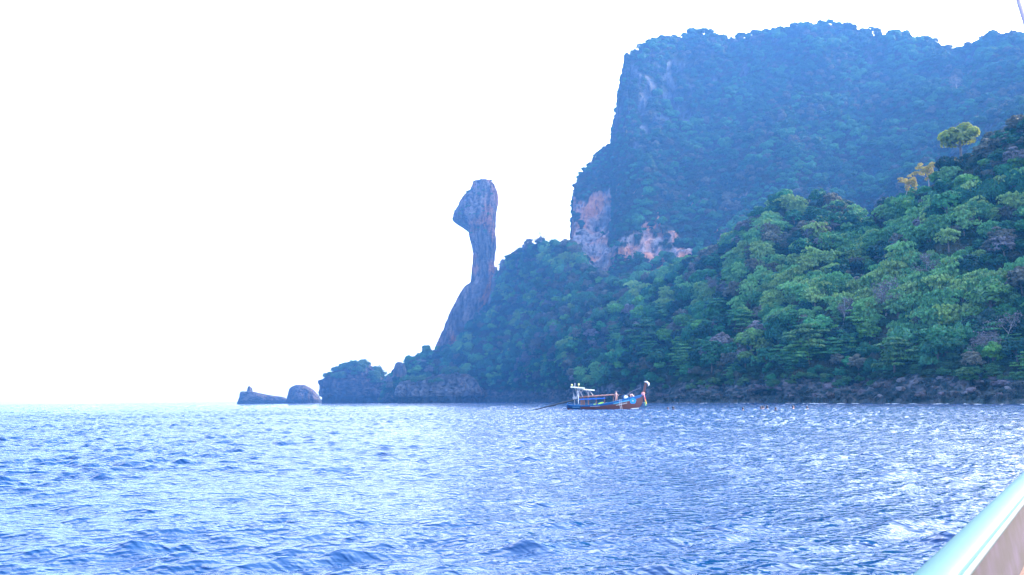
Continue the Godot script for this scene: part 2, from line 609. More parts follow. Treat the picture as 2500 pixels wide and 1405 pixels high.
			if rock > 0.5:
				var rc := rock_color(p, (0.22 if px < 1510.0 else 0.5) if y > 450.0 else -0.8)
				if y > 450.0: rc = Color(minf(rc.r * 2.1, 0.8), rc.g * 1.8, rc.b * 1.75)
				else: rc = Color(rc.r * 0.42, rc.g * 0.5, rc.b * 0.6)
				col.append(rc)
			else:
				var t := noise_a.get_noise_3d(p.x * 0.2, p.y * 0.2, p.z * 0.2)
				col.append(Color(0.035, 0.06, 0.025).lerp(Color(0.07, 0.065, 0.04), clampf(0.5 + t, 0.0, 1.0)))
	o = part("mountain", grid_mesh(b, col), M.rock, self)
	tag(o, "tall wooded limestone massif with a sheer left end and orange cliffs", "mountain", "", "structure")

func build_mist() -> void:
	# humid air that hangs behind the front ridge, round the massif and the pillar
	var f := FogVolume.new()
	f.name = "mist"
	f.shape = RenderingServer.FOG_VOLUME_SHAPE_ELLIPSOID
	f.size = Vector3(1000, 620, 520)
	var m := FogMaterial.new()
	m.density = 0.0009
	m.albedo = lin(0.17, 0.37, 0.92)
	f.material = m
	add_child(f)
	f.position = Vector3(260, 40, -505)
	tag(f, "blue humid haze hanging round the massif and the pillar", "haze", "", "stuff")

# ---------------------------------------------------------------- free-standing rocks
func rock_mesh(rows: Array, depth: float, thick: float, base: Vector3, amp: float, warm: float, nseg: int, nrow: int, wet: float) -> ArrayMesh:
	last_verts = PackedVector3Array()
	var mb := MB.new()
	var y0: float = rows[0][0]
	var y1: float = rows[rows.size() - 1][0]
	for j in nrow + 1:
		var y := lerpf(y0, y1, pow(float(j) / nrow, 1.0))
		var xl := tab(rows, y, 1)
		var xr := tab(rows, y, 2)
		var l := at(xl, y, depth)
		var r := at(xr, y, depth)
		var c := (l + r) * 0.5
		var hw := (r.x - l.x) * 0.5
		if j == 0: hw *= 0.15
		var hd := (hw * 0.55 + thick * 0.45)
		if j == 0: hd *= 0.15
		for k in nseg:
			var a := TAU * k / nseg
			var ca := signf(cos(a)) * pow(absf(cos(a)), 0.8)
			var sa := signf(sin(a)) * pow(absf(sin(a)), 0.8)
			var p := c + Vector3(ca * hw, 0, sa * hd)
			var s := amp * minf(1.0, hw / 4.0)
			var n := noise_a.get_noise_3d(p.x * 0.22 + depth, p.y * 0.05, p.z * 0.22) * 1.3 + noise_a.get_noise_3d(p.x * 0.5, p.y * 0.35, p.z * 0.5 + depth) * 0.7
			var dirv := Vector3(ca * 0.3, 0.12, sa)
			var crack := 1.0 - absf(noise_b.get_noise_3d(p.x * 0.30 + depth, p.y * 0.07, p.z * 0.30)) * 5.0
			if crack > 0.0: n -= crack * 0.75
			p += dirv * n * s
			var col := rock_color(p + Vector3(depth, 0, 0), warm + (1.1 * smoothstep(0.1, 0.8, ca) if warm > -0.3 else 0.0))  # soft orange light on the pillar's right side is painted into its colour
			if warm > -0.3: col = Color(col.r * 1.3, col.g * 1.15, col.b * 1.15)
			if crack > 0.0: col = col.lerp(Color(0.045, 0.05, 0.06), crack * 0.7)
			if wet > 0.0:
				if depth > 590.0: col = Color(col.r * 0.62, col.g * 0.54, col.b * 0.52)
				else: col = Color(col.r * 1.25, col.g * 1.2, col.b * 1.2)
				col = col.lerp(Color(0.035, 0.04, 0.045), 0.85 * (1.0 - smoothstep(wet * 0.75, wet * 1.1, p.y)))
			mb.vert(p - base, col)
			last_verts.append(p)
	for j in nrow:
		for k in nseg:
			var a := j * nseg + k
			var b2 := j * nseg + (k + 1) % nseg
			mb.tri(a, b2, b2 + nseg)
			mb.tri(a, b2 + nseg, a + nseg)
	var top := mb.vert((mb.v[0] + mb.v[nseg / 2]) * 0.5, mb.c[0])
	for k in nseg: mb.tri(top, (k + 1) % nseg, k)
	return mb.smooth()

var rock_spots := {}      # name of a rock -> places on its near side
var last_verts := PackedVector3Array()

func rock_thing(called: String, label: String, category: String, rows: Array, depth: float, thick: float, amp: float, warm: float, wet: float, group := "", nseg := 90, nrow := 90) -> Node3D:
	var last: Array = rows[rows.size() - 1]
	var base := at((last[1] + last[2]) * 0.5, last[0], depth)
	var t := thing(called, label, category, base, 0.0, group)
	part("rock_body", rock_mesh(rows, depth, thick, base, amp, warm, nseg, nrow, wet), M.rock, t)
	rock_spots[t.name] = last_verts
	return t

func build_rocks() -> void:
	var pillar := rock_thing("rock_pillar", "tall limestone pillar with an overhanging head shaped like a bird's", "rock pillar",
		[[441, 1168, 1184], [446, 1155, 1202], [455, 1152, 1209], [470, 1147, 1215], [480, 1132, 1216], [495, 1122, 1216], [510, 1114, 1214], [525, 1107, 1212], [537, 1104, 1211],
		[545, 1113, 1211], [555, 1128, 1211], [565, 1143, 1209], [575, 1145, 1211], [590, 1148, 1212], [605, 1153, 1213], [620, 1155, 1209], [640, 1153, 1207], [660, 1151, 1207],
		[680, 1151, 1207], [691, 1149, 1206], [697, 1139, 1207], [703, 1131, 1207], [722, 1121, 1203], [746, 1107, 1192], [772, 1095, 1178], [802, 1083, 1156], [840, 1066, 1128], [858, 1060, 1118]], 548.0, 9.0, 1.6, -0.22, 0.0, "", 150, 280)
	rock_thing("rock_knob", "small pointed rock knob on the ridge right of the pillar", "rock", [[632, 1224, 1229], [638, 1222, 1232], [650, 1219, 1234], [665, 1217, 1236]], 543.0, 3.0, 0.4, -0.5, 0.0, "", 24, 20)
	var t := rock_thing("sea_stack", "low dark reef of rock with a small spire, farthest out", "rock",
		[[956, 590, 612], [962, 587, 640], [967, 587, 665], [970, 586, 690], [976, 584, 701], [986, 580, 708], [1000, 576, 712]], 650.0, 7.0, 1.3, -0.8, 3.0)
	var base := t.position
	part("spire", rock_mesh([[943, 606, 609], [948, 604, 615], [956, 602, 616], [966, 598, 619]], 650.0, 2.5, base, 0.4, -0.8, 28, 24, 1.0), M.rock, t)
	rock_thing("sea_stack", "dark dome shaped rock between the reef and the wooded islet", "rock",
		[[940, 724, 742], [945, 712, 752], [952, 706, 763], [960, 704, 771], [968, 702, 777], [985, 700, 786], [1000, 698, 792]], 640.0, 9.0, 1.2, -0.8, 3.2)
	rock_thing("islet", "wooded rock islet with an undercut foot at the waterline", "islet",
		[[889, 872, 896], [897, 846, 909], [906, 824, 924], [914, 808, 934], [924, 795, 941], [931, 779, 946], [938, 781, 955], [950, 783, 966], [960, 781, 974], [967, 783, 974], [971, 790, 968], [985, 788, 970], [1000, 786, 975]], 600.0, 20.0, 2.6, -0.75, 5.0, "", 150, 110)
	rock_thing("headland_rock", "pale pitted rock face at the foot of the slope beside the islet", "rock",
		[[905, 1090, 1118], [918, 1072, 1146], [930, 985, 1165], [945, 968, 1176], [960, 965, 1190], [967, 967, 1191], [971, 975, 1186], [985, 972, 1190], [1000, 970, 1195]], 486.0, 22.0, 2.6, -0.62, 4.0, "", 180, 110)
	rock_thing("headland_rock", "small square block of rock on the low ridge above the headland", "rock",
		[[884, 970, 979], [888, 965, 986], [900, 961, 990], [925, 958, 998]], 524.0, 6.0, 0.5, -0.8, 0.0, "", 40, 30)

# ---------------------------------------------------------------- plants
func leaf(mb: MB, p: Vector3, n: Vector3, size: float, col: Color, droop := 0.0) -> void:
	var s := n.cross(Vector3(rng.randf_range(-1, 1), rng.randf_range(-0.3, 1), rng.randf_range(-1, 1))).normalized()
	if s.length_squared() < 0.5: s = Vector3.RIGHT
	var t := n.cross(s).normalized()
	if droop > 0.0:
		t = (Vector3.DOWN * droop + t * (1.0 - droop)).normalized()
		s = t.cross(n).normalized()
	var a := mb.vert(p - t * size * 0.65, col)
	mb.vert(p + s * size * 0.38, col)
	mb.vert(p + t * size * 0.65 - n * size * 0.1, col)
	mb.vert(p - s * size * 0.38, col)
	mb.tri(a, a + 1, a + 2)
	mb.tri(a, a + 2, a + 3)

func unit() -> Vector3:
	return Vector3(rng.randfn(), rng.randfn(), rng.randfn()).normalized()

func lobe(mb: MB, c: Vector3, r: Vector3, count: int, size: float, droop := 0.0) -> void:
	var lot := rng.randf_range(0.6, 1.0)
	for k in count:
		var n := unit()
		if n.y < -0.35: n.y = -n.y * 0.5
		n = n.normalized()
		var deep := 0.72 + 0.3 * sqrt(rng.randf())
		var p := c + n * r * deep
		var f := (n + unit() * 0.55 + Vector3(0, 0.25, 0)).normalized()
		var b := rng.randf_range(0.55, 1.0) * lot
		leaf(mb, p, f, size * rng.randf_range(0.65, 1.25), Color(b * rng.randf_range(0.85, 1.0), b, b * rng.randf_range(0.8, 1.0)), droop)

# crowns stand on their own foot at the origin and are about 4 m in radius and 7 m tall
func crown_broad(sd: int) -> ArrayMesh:
	rng.seed = sd
	var mb := MB.new()
	for k in rng.randi_range(18, 24):
		var n := unit()
		n.y = absf(n.y) * 1.1 - 0.1
		var c := Vector3(0, 3.9, 0) + n * Vector3(2.9, 2.3, 2.9) * rng.randf_range(0.75, 1.0)
		var r := rng.randf_range(0.75, 1.35)
		lobe(mb, c, Vector3(r, r * 0.85, r), int(78 * r * r + 45), 0.46)
	lobe(mb, Vector3(0, 3.6, 0), Vector3(2.7, 2.1, 2.7), 360, 0.8)
	return mb.flat()

func crown_fine(sd: int) -> ArrayMesh:
	rng.seed = sd
	var mb := MB.new()
	for k in rng.randi_range(30, 38):
		var n := unit()
		n.y = absf(n.y) * 1.2 - 0.25
		var c := Vector3(0, 3.6, 0) + n * Vector3(3.0, 2.7, 3.0) * rng.randf_range(0.6, 1.0)
		var r := rng.randf_range(0.45, 0.95)
		lobe(mb, c, Vector3(r, r * 0.7, r), int(60 * r * r + 34), 0.38)
	lobe(mb, Vector3(0, 3.2, 0), Vector3(2.5, 2.2, 2.5), 260, 0.7)
	return mb.flat()

func crown_vine(sd: int) -> ArrayMesh:
	rng.seed = sd
	var mb := MB.new()
	for k in 22:
		var a := rng.randf() * TAU
		var q := sqrt(rng.randf()) * 3.3
		var top := 5.9 - q * q * 0.32 + rng.randf_range(-0.5, 0.5)
		var c := Vector3(cos(a) * q, top - 1.1, sin(a) * q)
		lobe(mb, c, Vector3(0.75, 1.6, 0.75), 95, 0.42, 0.7)
	lobe(mb, Vector3(0, 2.6, 0), Vector3(2.9, 2.4, 2.9), 300, 0.8, 0.4)
	return mb.flat()

func crown_plume(sd: int) -> ArrayMesh:
	# arching plumes of a bamboo clump
	rng.seed = sd
	var mb := MB.new()
	for k in 46:
		var a := rng.randf() * TAU
		var reach := rng.randf_range(1.2, 3.9)
		var high := rng.randf_range(3.6, 6.6) - reach * 0.3
		var dirv := Vector3(cos(a), 0, sin(a))
		for s in 44:
			var t := 0.28 + 0.72 * sqrt(rng.randf())
			var p := dirv * reach * t * t * 1.05 + Vector3(0, high * sin(minf(t * 2.05, 2.5)), 0)
			p += unit() * 0.22
			var b := rng.randf_range(0.6, 1.0)
			leaf(mb, p, (unit() + Vector3.UP * 0.6 + dirv * 0.4).normalized(), rng.randf_range(0.3, 0.55), Color(b, b, b * 0.9), 0.6)
	lobe(mb, Vector3(0, 2.2, 0), Vector3(2.0, 2.0, 2.0), 160, 0.7, 0.5)
	return mb.flat()

func crown_tier(sd: int) -> ArrayMesh:
	# flat layered boughs
	rng.seed = sd
	var mb := MB.new()
	for k in 26:
		var a := rng.randf() * TAU
		var lev := rng.randi_range(0, 5)
		var q := rng.randf_range(0.4, 4.2) * (1.0 - 0.12 * absf(lev - 2))
		var c := Vector3(cos(a) * q, 2.0 + lev * 0.85 + rng.randf_range(-0.15, 0.15) - q * 0.12, sin(a) * q)
		var r := rng.randf_range(0.9, 1.6)
		lobe(mb, c, Vector3(r, 0.24, r), int(70 * r), 0.42)
	lobe(mb, Vector3(0, 3.0, 0), Vector3(2.4, 1.9, 2.4), 150, 0.7)
	return mb.flat()

func branch(mb: MB, p: Vector3, d: Vector3, length: float, r: float, level: int, tips: Array) -> void:
	var pts := [p]
	var rad := [r]
	var q := p
	for k in 3:
		d = (d + unit() * 0.22 + Vector3.UP * 0.06).normalized()
		q += d * length / 3.0
		pts.append(q)
		rad.append(r * (1.0 - 0.2 * (k + 1)))
	mb.tube(pts, rad, 5 if level < 2 else 3)
	tips.append(q)
	if level >= 4: return
	for k in (3 if level < 2 else 2):
		var s := (d + unit() * 0.85).normalized()
		branch(mb, pts[2 if k == 0 else 3], s, length * rng.randf_range(0.6, 0.8), r * 0.55, level + 1, tips)

func bare_tree(sd: int) -> Array:
	rng.seed = sd
	var mb := MB.new()
	var tips := []
	branch(mb, Vector3.ZERO, Vector3.UP, 3.0, 0.22, 0, tips)
	var tw := MB.new()
	for p in tips:
		for k in 14:
			var b := rng.randf_range(0.6, 1.0)
			leaf(tw, p + unit() * 0.6, unit(), rng.randf_range(0.16, 0.34), Color(b, b, b))
	return [mb.smooth(), tw.flat()]

func crown_sparse(sd: int) -> Array:
	# an open crown: limbs that end in separate tufts
	rng.seed = sd
	var mb := MB.new()
	var tips := []
	branch(mb, Vector3.ZERO, Vector3.UP, 3.2, 0.2, 1, tips)
	var tw := MB.new()
	for p in tips:
		if p.y > 2.4: lobe(tw, p, Vector3(0.75, 0.6, 0.75), 60, 0.36)
	return [mb.smooth(), tw.flat()]

func trunk_mesh(sd: int, high: float) -> ArrayMesh:
	rng.seed = sd
	var mb := MB.new()
	mb.tube([Vector3(0, -1.0, 0), Vector3(0.1, 1.0, 0), Vector3(-0.05, high * 0.6, 0.1), Vector3(0.1, high, 0)], [0.3, 0.22, 0.17, 0.06], 6)
	for k in 5:
		var a := rng.randf() * TAU
		var d := Vector3(cos(a), 0.9, sin(a))
		mb.tube([Vector3(0, high * 0.5, 0), Vector3(0, high * 0.5, 0) + d * 1.0, Vector3(0, high * 0.5, 0) + d * 2.1], [0.12, 0.08, 0.03], 4)
	return mb.smooth()

var crowns := []          # [mesh, species]
var trunks := []
var bare := []
var sparse := []
const SPECIES := ["broadleaf", "fine", "vine", "bamboo", "layered"]
const TONES := {
	"broadleaf": [Color(0.02, 0.12, 0.045), Color(0.06, 0.23, 0.07), Color(0.006, 0.05, 0.03), Color(0.13, 0.29, 0.05)],
	"fine": [Color(0.03, 0.14, 0.06), Color(0.18, 0.14, 0.10), Color(0.008, 0.065, 0.045), Color(0.24, 0.17, 0.19)],
	"vine": [Color(0.02, 0.13, 0.06), Color(0.09, 0.25, 0.11)],
	"bamboo": [Color(0.17, 0.33, 0.11), Color(0.24, 0.34, 0.10), Color(0.10, 0.25, 0.09)],
	"layered": [Color(0.13, 0.28, 0.07), Color(0.05, 0.18, 0.06)],
}
const LOOKS := {
	"broadleaf": ["dark clumped tree", "mid green clumped tree", "blackish green tree", "bright green clumped tree"],
	"fine": ["fine-leaved green tree", "brown fine-leaved tree", "dark fine-leaved tree", "lilac grey fine-leaved tree"],
	"vine": ["dark creeper-draped tree", "pale creeper-draped tree"],
	"bamboo": ["pale bamboo clump", "yellowish bamboo clump", "soft green bamboo clump"],
	"layered": ["yellowish layered tree", "green layered tree"],
}
const NODES := {"broadleaf": "broadleaf_tree", "fine": "fine_leaved_tree", "vine": "creeper_draped_tree", "bamboo": "bamboo_clump", "layered": "layered_tree"}

func pick_species(q: Vector2, p: Vector3, front_side: bool) -> String:
	var n := noise_b.get_noise_3d(p.x * 0.03, p.y * 0.03, p.z * 0.03 + 50.0) + rng.randf_range(-0.22, 0.22)
	var m := noise_b.get_noise_3d(p.x * 0.05 + 90.0, p.y * 0.05, p.z * 0.05)
	if front_side and q.x > 1780.0 and q.y > 520.0 and q.y < 800.0 and n > -0.12: return "bamboo"
	if front_side and q.y > 780.0 and q.x > 1500.0 and m > 0.22: return "layered"
	if n > 0.30: return "bamboo" if front_side else "fine"
	if n > 0.10: return "vine"
	if n < -0.16: return "fine"
	return "broadleaf"

func spot_words(q: Vector2, high: float) -> String:
	var level := "low" if high < 0.3 else ("lower midslope" if high < 0.5 else ("upper midslope" if high < 0.75 else "high"))
	var where := ""
	if q.x < 1120: where = "behind the headland rock"
	elif q.x < 1260: where = "beneath the rock pillar"
	elif q.x < 1390: where = "in the dip right of the pillar"
	elif q.x < 1470: where = "above the boat's stern"
	elif q.x < 1530: where = "above the boat's foredeck"
	elif q.x < 1590: where = "above the boat's prow"
	elif q.x < 1720: where = "below the orange cliff"
	elif q.x < 1790: where = "left of the lime tree"
	elif q.x < 1850: where = "around the lime tree"
	elif q.x < 1920: where = "above the middle swimmers"
	elif q.x < 2000: where = "above the last swimmer"
	elif q.x < 2080: where = "left of the shore cave tree"
	elif q.x < 2140: where = "by the broken shore ledge"
	elif q.x < 2210: where = "below the golden trees"
	elif q.x < 2300: where = "right of the golden trees"
	elif q.x < 2370: where = "below the great pale crown"
	elif q.x < 2430: where = "above the dark shore cave"
	else: where = "near the picture's right edge"
	return level + " " + where

const NTH := ["first", "second", "third", "fourth", "fifth", "sixth", "seventh", "eighth", "ninth", "tenth", "eleventh", "twelfth"]
func tell_apart() -> void:
	# things that would share a label are told apart by their order from the left
	var by := {}
	for o in get_children():
		if o is Node3D and o.has_meta("label"):
			var l: String = o.get_meta("label")
			if not by.has(l): by[l] = []
			by[l].append(o)
	for l in by:
		var list: Array = by[l]
		if list.size() < 2: continue
		list.sort_custom(func(a, b): return px_of(a.position).x < px_of(b.position).x)
		for k in list.size():
			var n := list.size()
			var word: String = "leftmost" if k == 0 else ("rightmost" if k == n - 1 else (NTH[k] + " from left" if k < 12 else NTH[mini(n - 1 - k, 11)] + " from right"))
			list[k].set_meta("label", l + ", " + word)

func surface_spots(g: Grid, per_area: float, sd: int) -> Array:
	var out := []
	rng.seed = sd
	for j in g.h - 4:
		for i in g.w - 1:
			var k := j * g.w + i
			if g.rock[k] > 0.5: continue
			var a := g.p[k]
			var b := g.p[k + 1]
			var c := g.p[k + g.w]
			var area := (b - a).cross(c - a).length()
			if area > 900.0: continue
			var want := area * per_area
			var n := int(want) + (1 if rng.randf() < want - int(want) else 0)
			for s in n:
				out.append(a + (b - a) * rng.randf() + (c - a) * rng.randf())
	return out

func build_forest() -> void:
	for k in 3: crowns.append([crown_broad(100 + k), "broadleaf"])
	for k in 3: crowns.append([crown_fine(200 + k), "fine"])
	for k in 2: crowns.append([crown_vine(300 + k), "vine"])
	for k in 2: crowns.append([crown_plume(400 + k), "bamboo"])
	for k in 2: crowns.append([crown_tier(500 + k), "layered"])
	for k in 2: trunks.append(trunk_mesh(600 + k, 4.2))
	for k in 3: bare.append(bare_tree(700 + k))
	for k in 2: sparse.append(crown_sparse(800 + k))
	var of_kind := {}
	for k in crowns.size():
		if not of_kind.has(crowns[k][1]): of_kind[crowns[k][1]] = []
		of_kind[crowns[k][1]].append(k)

	special_trees()
	# every spot of the front slope and of the massif that carries a tree: [place, crown, tone, turn, size, px, rise]
	var all := []
	for side in 2:
		var g: Grid = grid_front if side == 0 else grid_back
		var spots := surface_spots(g, 0.082 if side == 0 else 0.08, 31 + side)
		for p in spots:
			if p.z > -60.0: continue
			var q := px_of(p)
			if q.x > 2900.0: continue
			if side == 0 and q.x > 2178 and q.x < 2292 and q.y > 425.0 and q.y < 492.0: continue   # the golden trees stand clear of their neighbours
			if side == 0 and q.x > 2285 and q.x < 2395 and q.y > 345.0 and q.y < 425.0: continue
			if side == 0 and q.x < 1212.0 and q.x > 1050.0 and -p.z > tab(front, q.x, 2) - 6.0: continue   # the back of the bare rock foot of the pillar
			var kind := pick_species(q, p, side == 0)
			var list: Array = of_kind[kind]
			var tone: int = rng.randi() % TONES[kind].size()
			if kind == "fine" and tone == 3 and rng.randf() < 0.55: tone = 0
			if side == 1:
				# the massif carries one kind of wood over wide patches
				var patch := noise_b.get_noise_3d(p.x * 0.035, p.y * 0.03, p.z * 0.035 + 20.0) + rng.randf_range(-0.12, 0.12)
				kind = "broadleaf" if patch > 0.0 else "fine"
				list = of_kind[kind]
				tone = (1 if patch > 0.22 else 0) if patch > 0.0 else (0 if patch > -0.25 else (1 if rng.randf() < 0.4 else 2))
			var size := lerpf(0.45, 1.2, pow(rng.randf(), 1.5)) * (1.0 if side == 0 else 0.82)
			if side == 1 and q.x < 1545: size *= 0.6
			if p.y < 9.0: size *= 0.8
			var crest := tab(front, q.x, 1)
			if side == 0 and in_the_gap(p, size): continue
			all.append([p, list[rng.randi() % list.size()], tone, rng.randf() * TAU, size, q, clampf((hz(q.x) - q.y) / maxf(1.0, hz(q.x) - crest), 0.0, 1.0), side])
	# those that show largest in the picture become trees of their own
	var order := []
	for k in all.size():
		var q: Vector2 = all[k][5]
		if all[k][7] == 0 and q.x < 2560.0:
			order.append([-all[k][4] / -all[k][0].z, k])
	order.sort_custom(func(a, b): return a[0] < b[0])
	var own := {}
	for k in mini(285, order.size()): own[order[k][1]] = true
	var mass := []
	for k in all.size():
		var a: Array = all[k]
		if not own.has(k):
			mass.append(a)
			continue
		var kind: String = crowns[a[1]][1]
		var t := thing(NODES[kind], LOOKS[kind][a[2]] + " " + spot_words(a[5], a[6]), "bamboo" if kind == "bamboo" else "tree", a[0], a[3], "trees on the front slope of the island")
		t.scale = Vector3.ONE * a[4]
		var shade: float = [0.85, 1.0, 1.15][k % 3]
		part("crown", crowns[a[1]][0], leaf_mat(TONES[kind][a[2]] * shade), t)
		part("trunk", trunks[k % 2], M.bark, t)
	# the rest of the wood reads as one mass
	var forest := thing("forest", "dense jungle covering the massif and the upper slopes as one mass", "forest")
	forest.set_meta("kind", "stuff")
	for k in crowns.size():
		var mine := mass.filter(func(a): return a[1] == k)
		if mine.is_empty(): continue
		var mm := MultiMesh.new()
		mm.transform_format = MultiMesh.TRANSFORM_3D
		mm.use_colors = true
		mm.mesh = crowns[k][0]
		mm.instance_count = mine.size()
		for i in mine.size():
			var a: Array = mine[i]
			mm.set_instance_transform(i, Transform3D(Basis(Vector3.UP, a[3]).scaled(Vector3(a[4], a[4] * (0.85 + 0.3 * fposmod(a[3] * 7.0, 1.0)), a[4])), a[0]))
			var tone: Color = TONES[crowns[k][1]][a[2]]
			var f := 0.8 + 0.45 * fposmod(a[3] * 13.0, 1.0)
			if fposmod(a[3] * 29.0, 1.0) < 0.1: tone = Color(0.12, 0.10, 0.07)
			mm.set_instance_color(i, Color(tone.r * f * 1.1, tone.g * f * 1.35, tone.b * f * 1.5))
		var o := MultiMeshInstance3D.new()
		o.multimesh = mm
		o.material_override = M.leaf
		o.name = "canopy"
		forest.add_child(o, true)
		o.set_meta("kind", "stuff")
	# low growth between the trees
	rng.seed = 55
	var under := []
	for side in 2:
		for p in surface_spots(grid_front if side == 0 else grid_back, 0.17, 61 + side):
			if p.z < -60.0 and px_of(p).x < 2700.0:
				under.append(p)
				if p.y < 16.0: under.append(p + Vector3(rng.randf_range(-2, 2), rng.randf_range(-0.6, 0.3), rng.randf_range(-1, 2)))
	var mu := MultiMesh.new()
	mu.transform_format = MultiMesh.TRANSFORM_3D
	mu.use_colors = true
	mu.mesh = crowns[4][0]
	mu.instance_count = under.size()
	for i in under.size():
		var s := rng.randf_range(0.25, 0.5)
		mu.set_instance_transform(i, Transform3D(Basis(Vector3.UP, rng.randf() * TAU).scaled(Vector3(s, s * 0.7, s)), under[i] - Vector3(0, 0.5, 0)))
		mu.set_instance_color(i, Color(0.04, 0.11, 0.045) * rng.randf_range(0.7, 1.5))
	var u := MultiMeshInstance3D.new()
	u.multimesh = mu
	u.material_override = M.leaf
	u.name = "undergrowth"
	add_child(u)
	tag(u, "low green undergrowth between the trees of the island", "undergrowth", "", "stuff")
	build_bushes()
	build_boulders()
	build_foam()

var golden := []
func in_the_gap(p: Vector3, size: float) -> bool:
	# no tree stands in the gap through which the sun reaches the golden trees on the ridge
	var s := Vector2(sin(deg_to_rad(SUN_AZ)), -cos(deg_to_rad(SUN_AZ)))
	for o in golden:
		var d := Vector2(p.x - o.x, p.z - o.z)
		var t := d.dot(s)
		if t < -2.0 or t > 70.0 or absf(d.cross(s)) > 4.0 + 4.0 * size: continue
		if p.y + 7.0 * size > o.y + 3.0 + t * tan(deg_to_rad(SUN_EL)): return true
	return false

func nearest(g: Grid, q: Vector2) -> Vector3:
	var best := 1e9
	var out := Vector3.ZERO
	for k in range(0, g.p.size()):
		var w := px_of(g.p[k]).distance_squared_to(q)
		if w < best:
			best = w
			out = g.p[k]
	return out

func leafy(called: String, label: String, q: Vector2, mesh: Mesh, tone: Color, size: float, bark: Mesh, barkmat: Material, g: Grid, group := "", sink := 0.3) -> Node3D:
	var p := nearest(g, q)
	var t := thing(called, label, "tree", p - Vector3(0, sink, 0), q.x, group)
	t.scale = Vector3.ONE * size
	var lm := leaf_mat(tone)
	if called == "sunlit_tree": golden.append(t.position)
	if called == "sunlit_tree":   # thin leaves the sun shines through; their sunlit gold is painted into the tone
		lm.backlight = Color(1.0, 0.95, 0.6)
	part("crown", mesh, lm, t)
	part("trunk", bark, barkmat, t)
	return t

func special_trees() -> void:
	var g := grid_front
	leafy("sunlit_tree", "great pale crowned tree lit by the sun on the front ridge", Vector2(2338, 375), crowns[0][0], Color(0.42, 0.44, 0.10), 1.6, trunks[0], M.bark, g, "", -0.8)  # crown tones of the ridge trees are lightened to look sunlit
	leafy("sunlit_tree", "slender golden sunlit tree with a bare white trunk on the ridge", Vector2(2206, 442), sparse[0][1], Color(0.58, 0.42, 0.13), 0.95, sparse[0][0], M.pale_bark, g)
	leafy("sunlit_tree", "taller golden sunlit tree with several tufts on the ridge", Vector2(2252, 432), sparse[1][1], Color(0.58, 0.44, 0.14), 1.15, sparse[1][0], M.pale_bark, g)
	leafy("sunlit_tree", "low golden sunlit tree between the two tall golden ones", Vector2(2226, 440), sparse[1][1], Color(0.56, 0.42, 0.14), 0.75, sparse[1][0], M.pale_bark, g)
	leafy("lime_tree", "lime green tree with bright tufted crown low on the slope", Vector2(1835, 880), crowns[1][0], Color(0.14, 0.26, 0.05), 1.3, trunks[0], M.bark, g, "", -1.0)
	leafy("lime_tree", "small lime green tree hanging just below the brighter lime one", Vector2(1820, 905), crowns[2][0], Color(0.13, 0.22, 0.045), 0.7, trunks[1], M.bark, g, "", -1.0)
	leafy("lime_tree", "broad lime green tree on the slope at the far right", Vector2(2425, 790), crowns[0][0], Color(0.13, 0.27, 0.06), 1.25, trunks[1], M.bark, g, "", -1.0)
	leafy("lime_tree", "lime green tree drooping below the broad lime tree, far right", Vector2(2385, 820), crowns[2][0], Color(0.12, 0.24, 0.06), 0.8, trunks[1], M.bark, g, "", -1.0)
	leafy("layered_tree", "wide flat layered tree of yellow green boughs right of the lime tree", Vector2(1975, 890), crowns[10][0], Color(0.09, 0.18, 0.05), 1.55, trunks[0], M.bark, g, "", -0.8)
	leafy("layered_tree", "wide flat layered tree overhanging the shore cave rocks", Vector2(2185, 925), crowns[11][0], Color(0.085, 0.18, 0.05), 1.3, trunks[1], M.bark, g, "", -0.8)
	leafy("layered_tree", "large layered dark green tree above the boat's prow", Vector2(1580, 860), crowns[11][0], Color(0.05, 0.14, 0.045), 1.8, trunks[1], M.bark, g, "", -0.8)
	var dead := [
		[1645, 835, 1.5, "leafless grey tree with pale limbs above the boat's prow"], [2165, 770, 1.3, "leafless lilac grey tree below the bamboo"],
		[2060, 800, 1.0, "small leafless tree right of the layered tree"], [1300, 880, 1.6, "leafless brownish tree under the rock pillar's ridge"],
		[2470, 870, 1.2, "bare branching tree above the rocks at the far right"], [1325, 610, 1.4, "thin leafless tree standing up from the dip in the ridge"],
		[2400, 880, 0.9, "crooked white dead trunk above the shore at the far right"], [1700, 700, 1.3, "leafless grey tree below the small red rock patch"],
		[2290, 700, 1.1, "leafless lilac tree among the bamboo, right of the slope"], [1760, 720, 1.2, "leafless grey tree left of the bamboo"],
		[1265, 640, 1.1, "thin leafless tree on the ridge right of the rock knob"], [2340, 230, 1.6, "tall pale leafless tree high on the massif"]]
	for k in dead.size():
		var d: Array = dead[k]
		var p := nearest(g if d[1] > 300 else grid_back, Vector2(d[0], d[1]))
		var t := thing("bare_tree", d[3], "tree", p - Vector3(0, 0.3, 0), k * 1.7, "")
		t.scale = Vector3.ONE * d[2]
		part("trunk", bare[k % 3][0], M.pale_bark, t)
		part("twigs", bare[k % 3][1], leaf_mat(Color(0.17, 0.13, 0.13)), t)

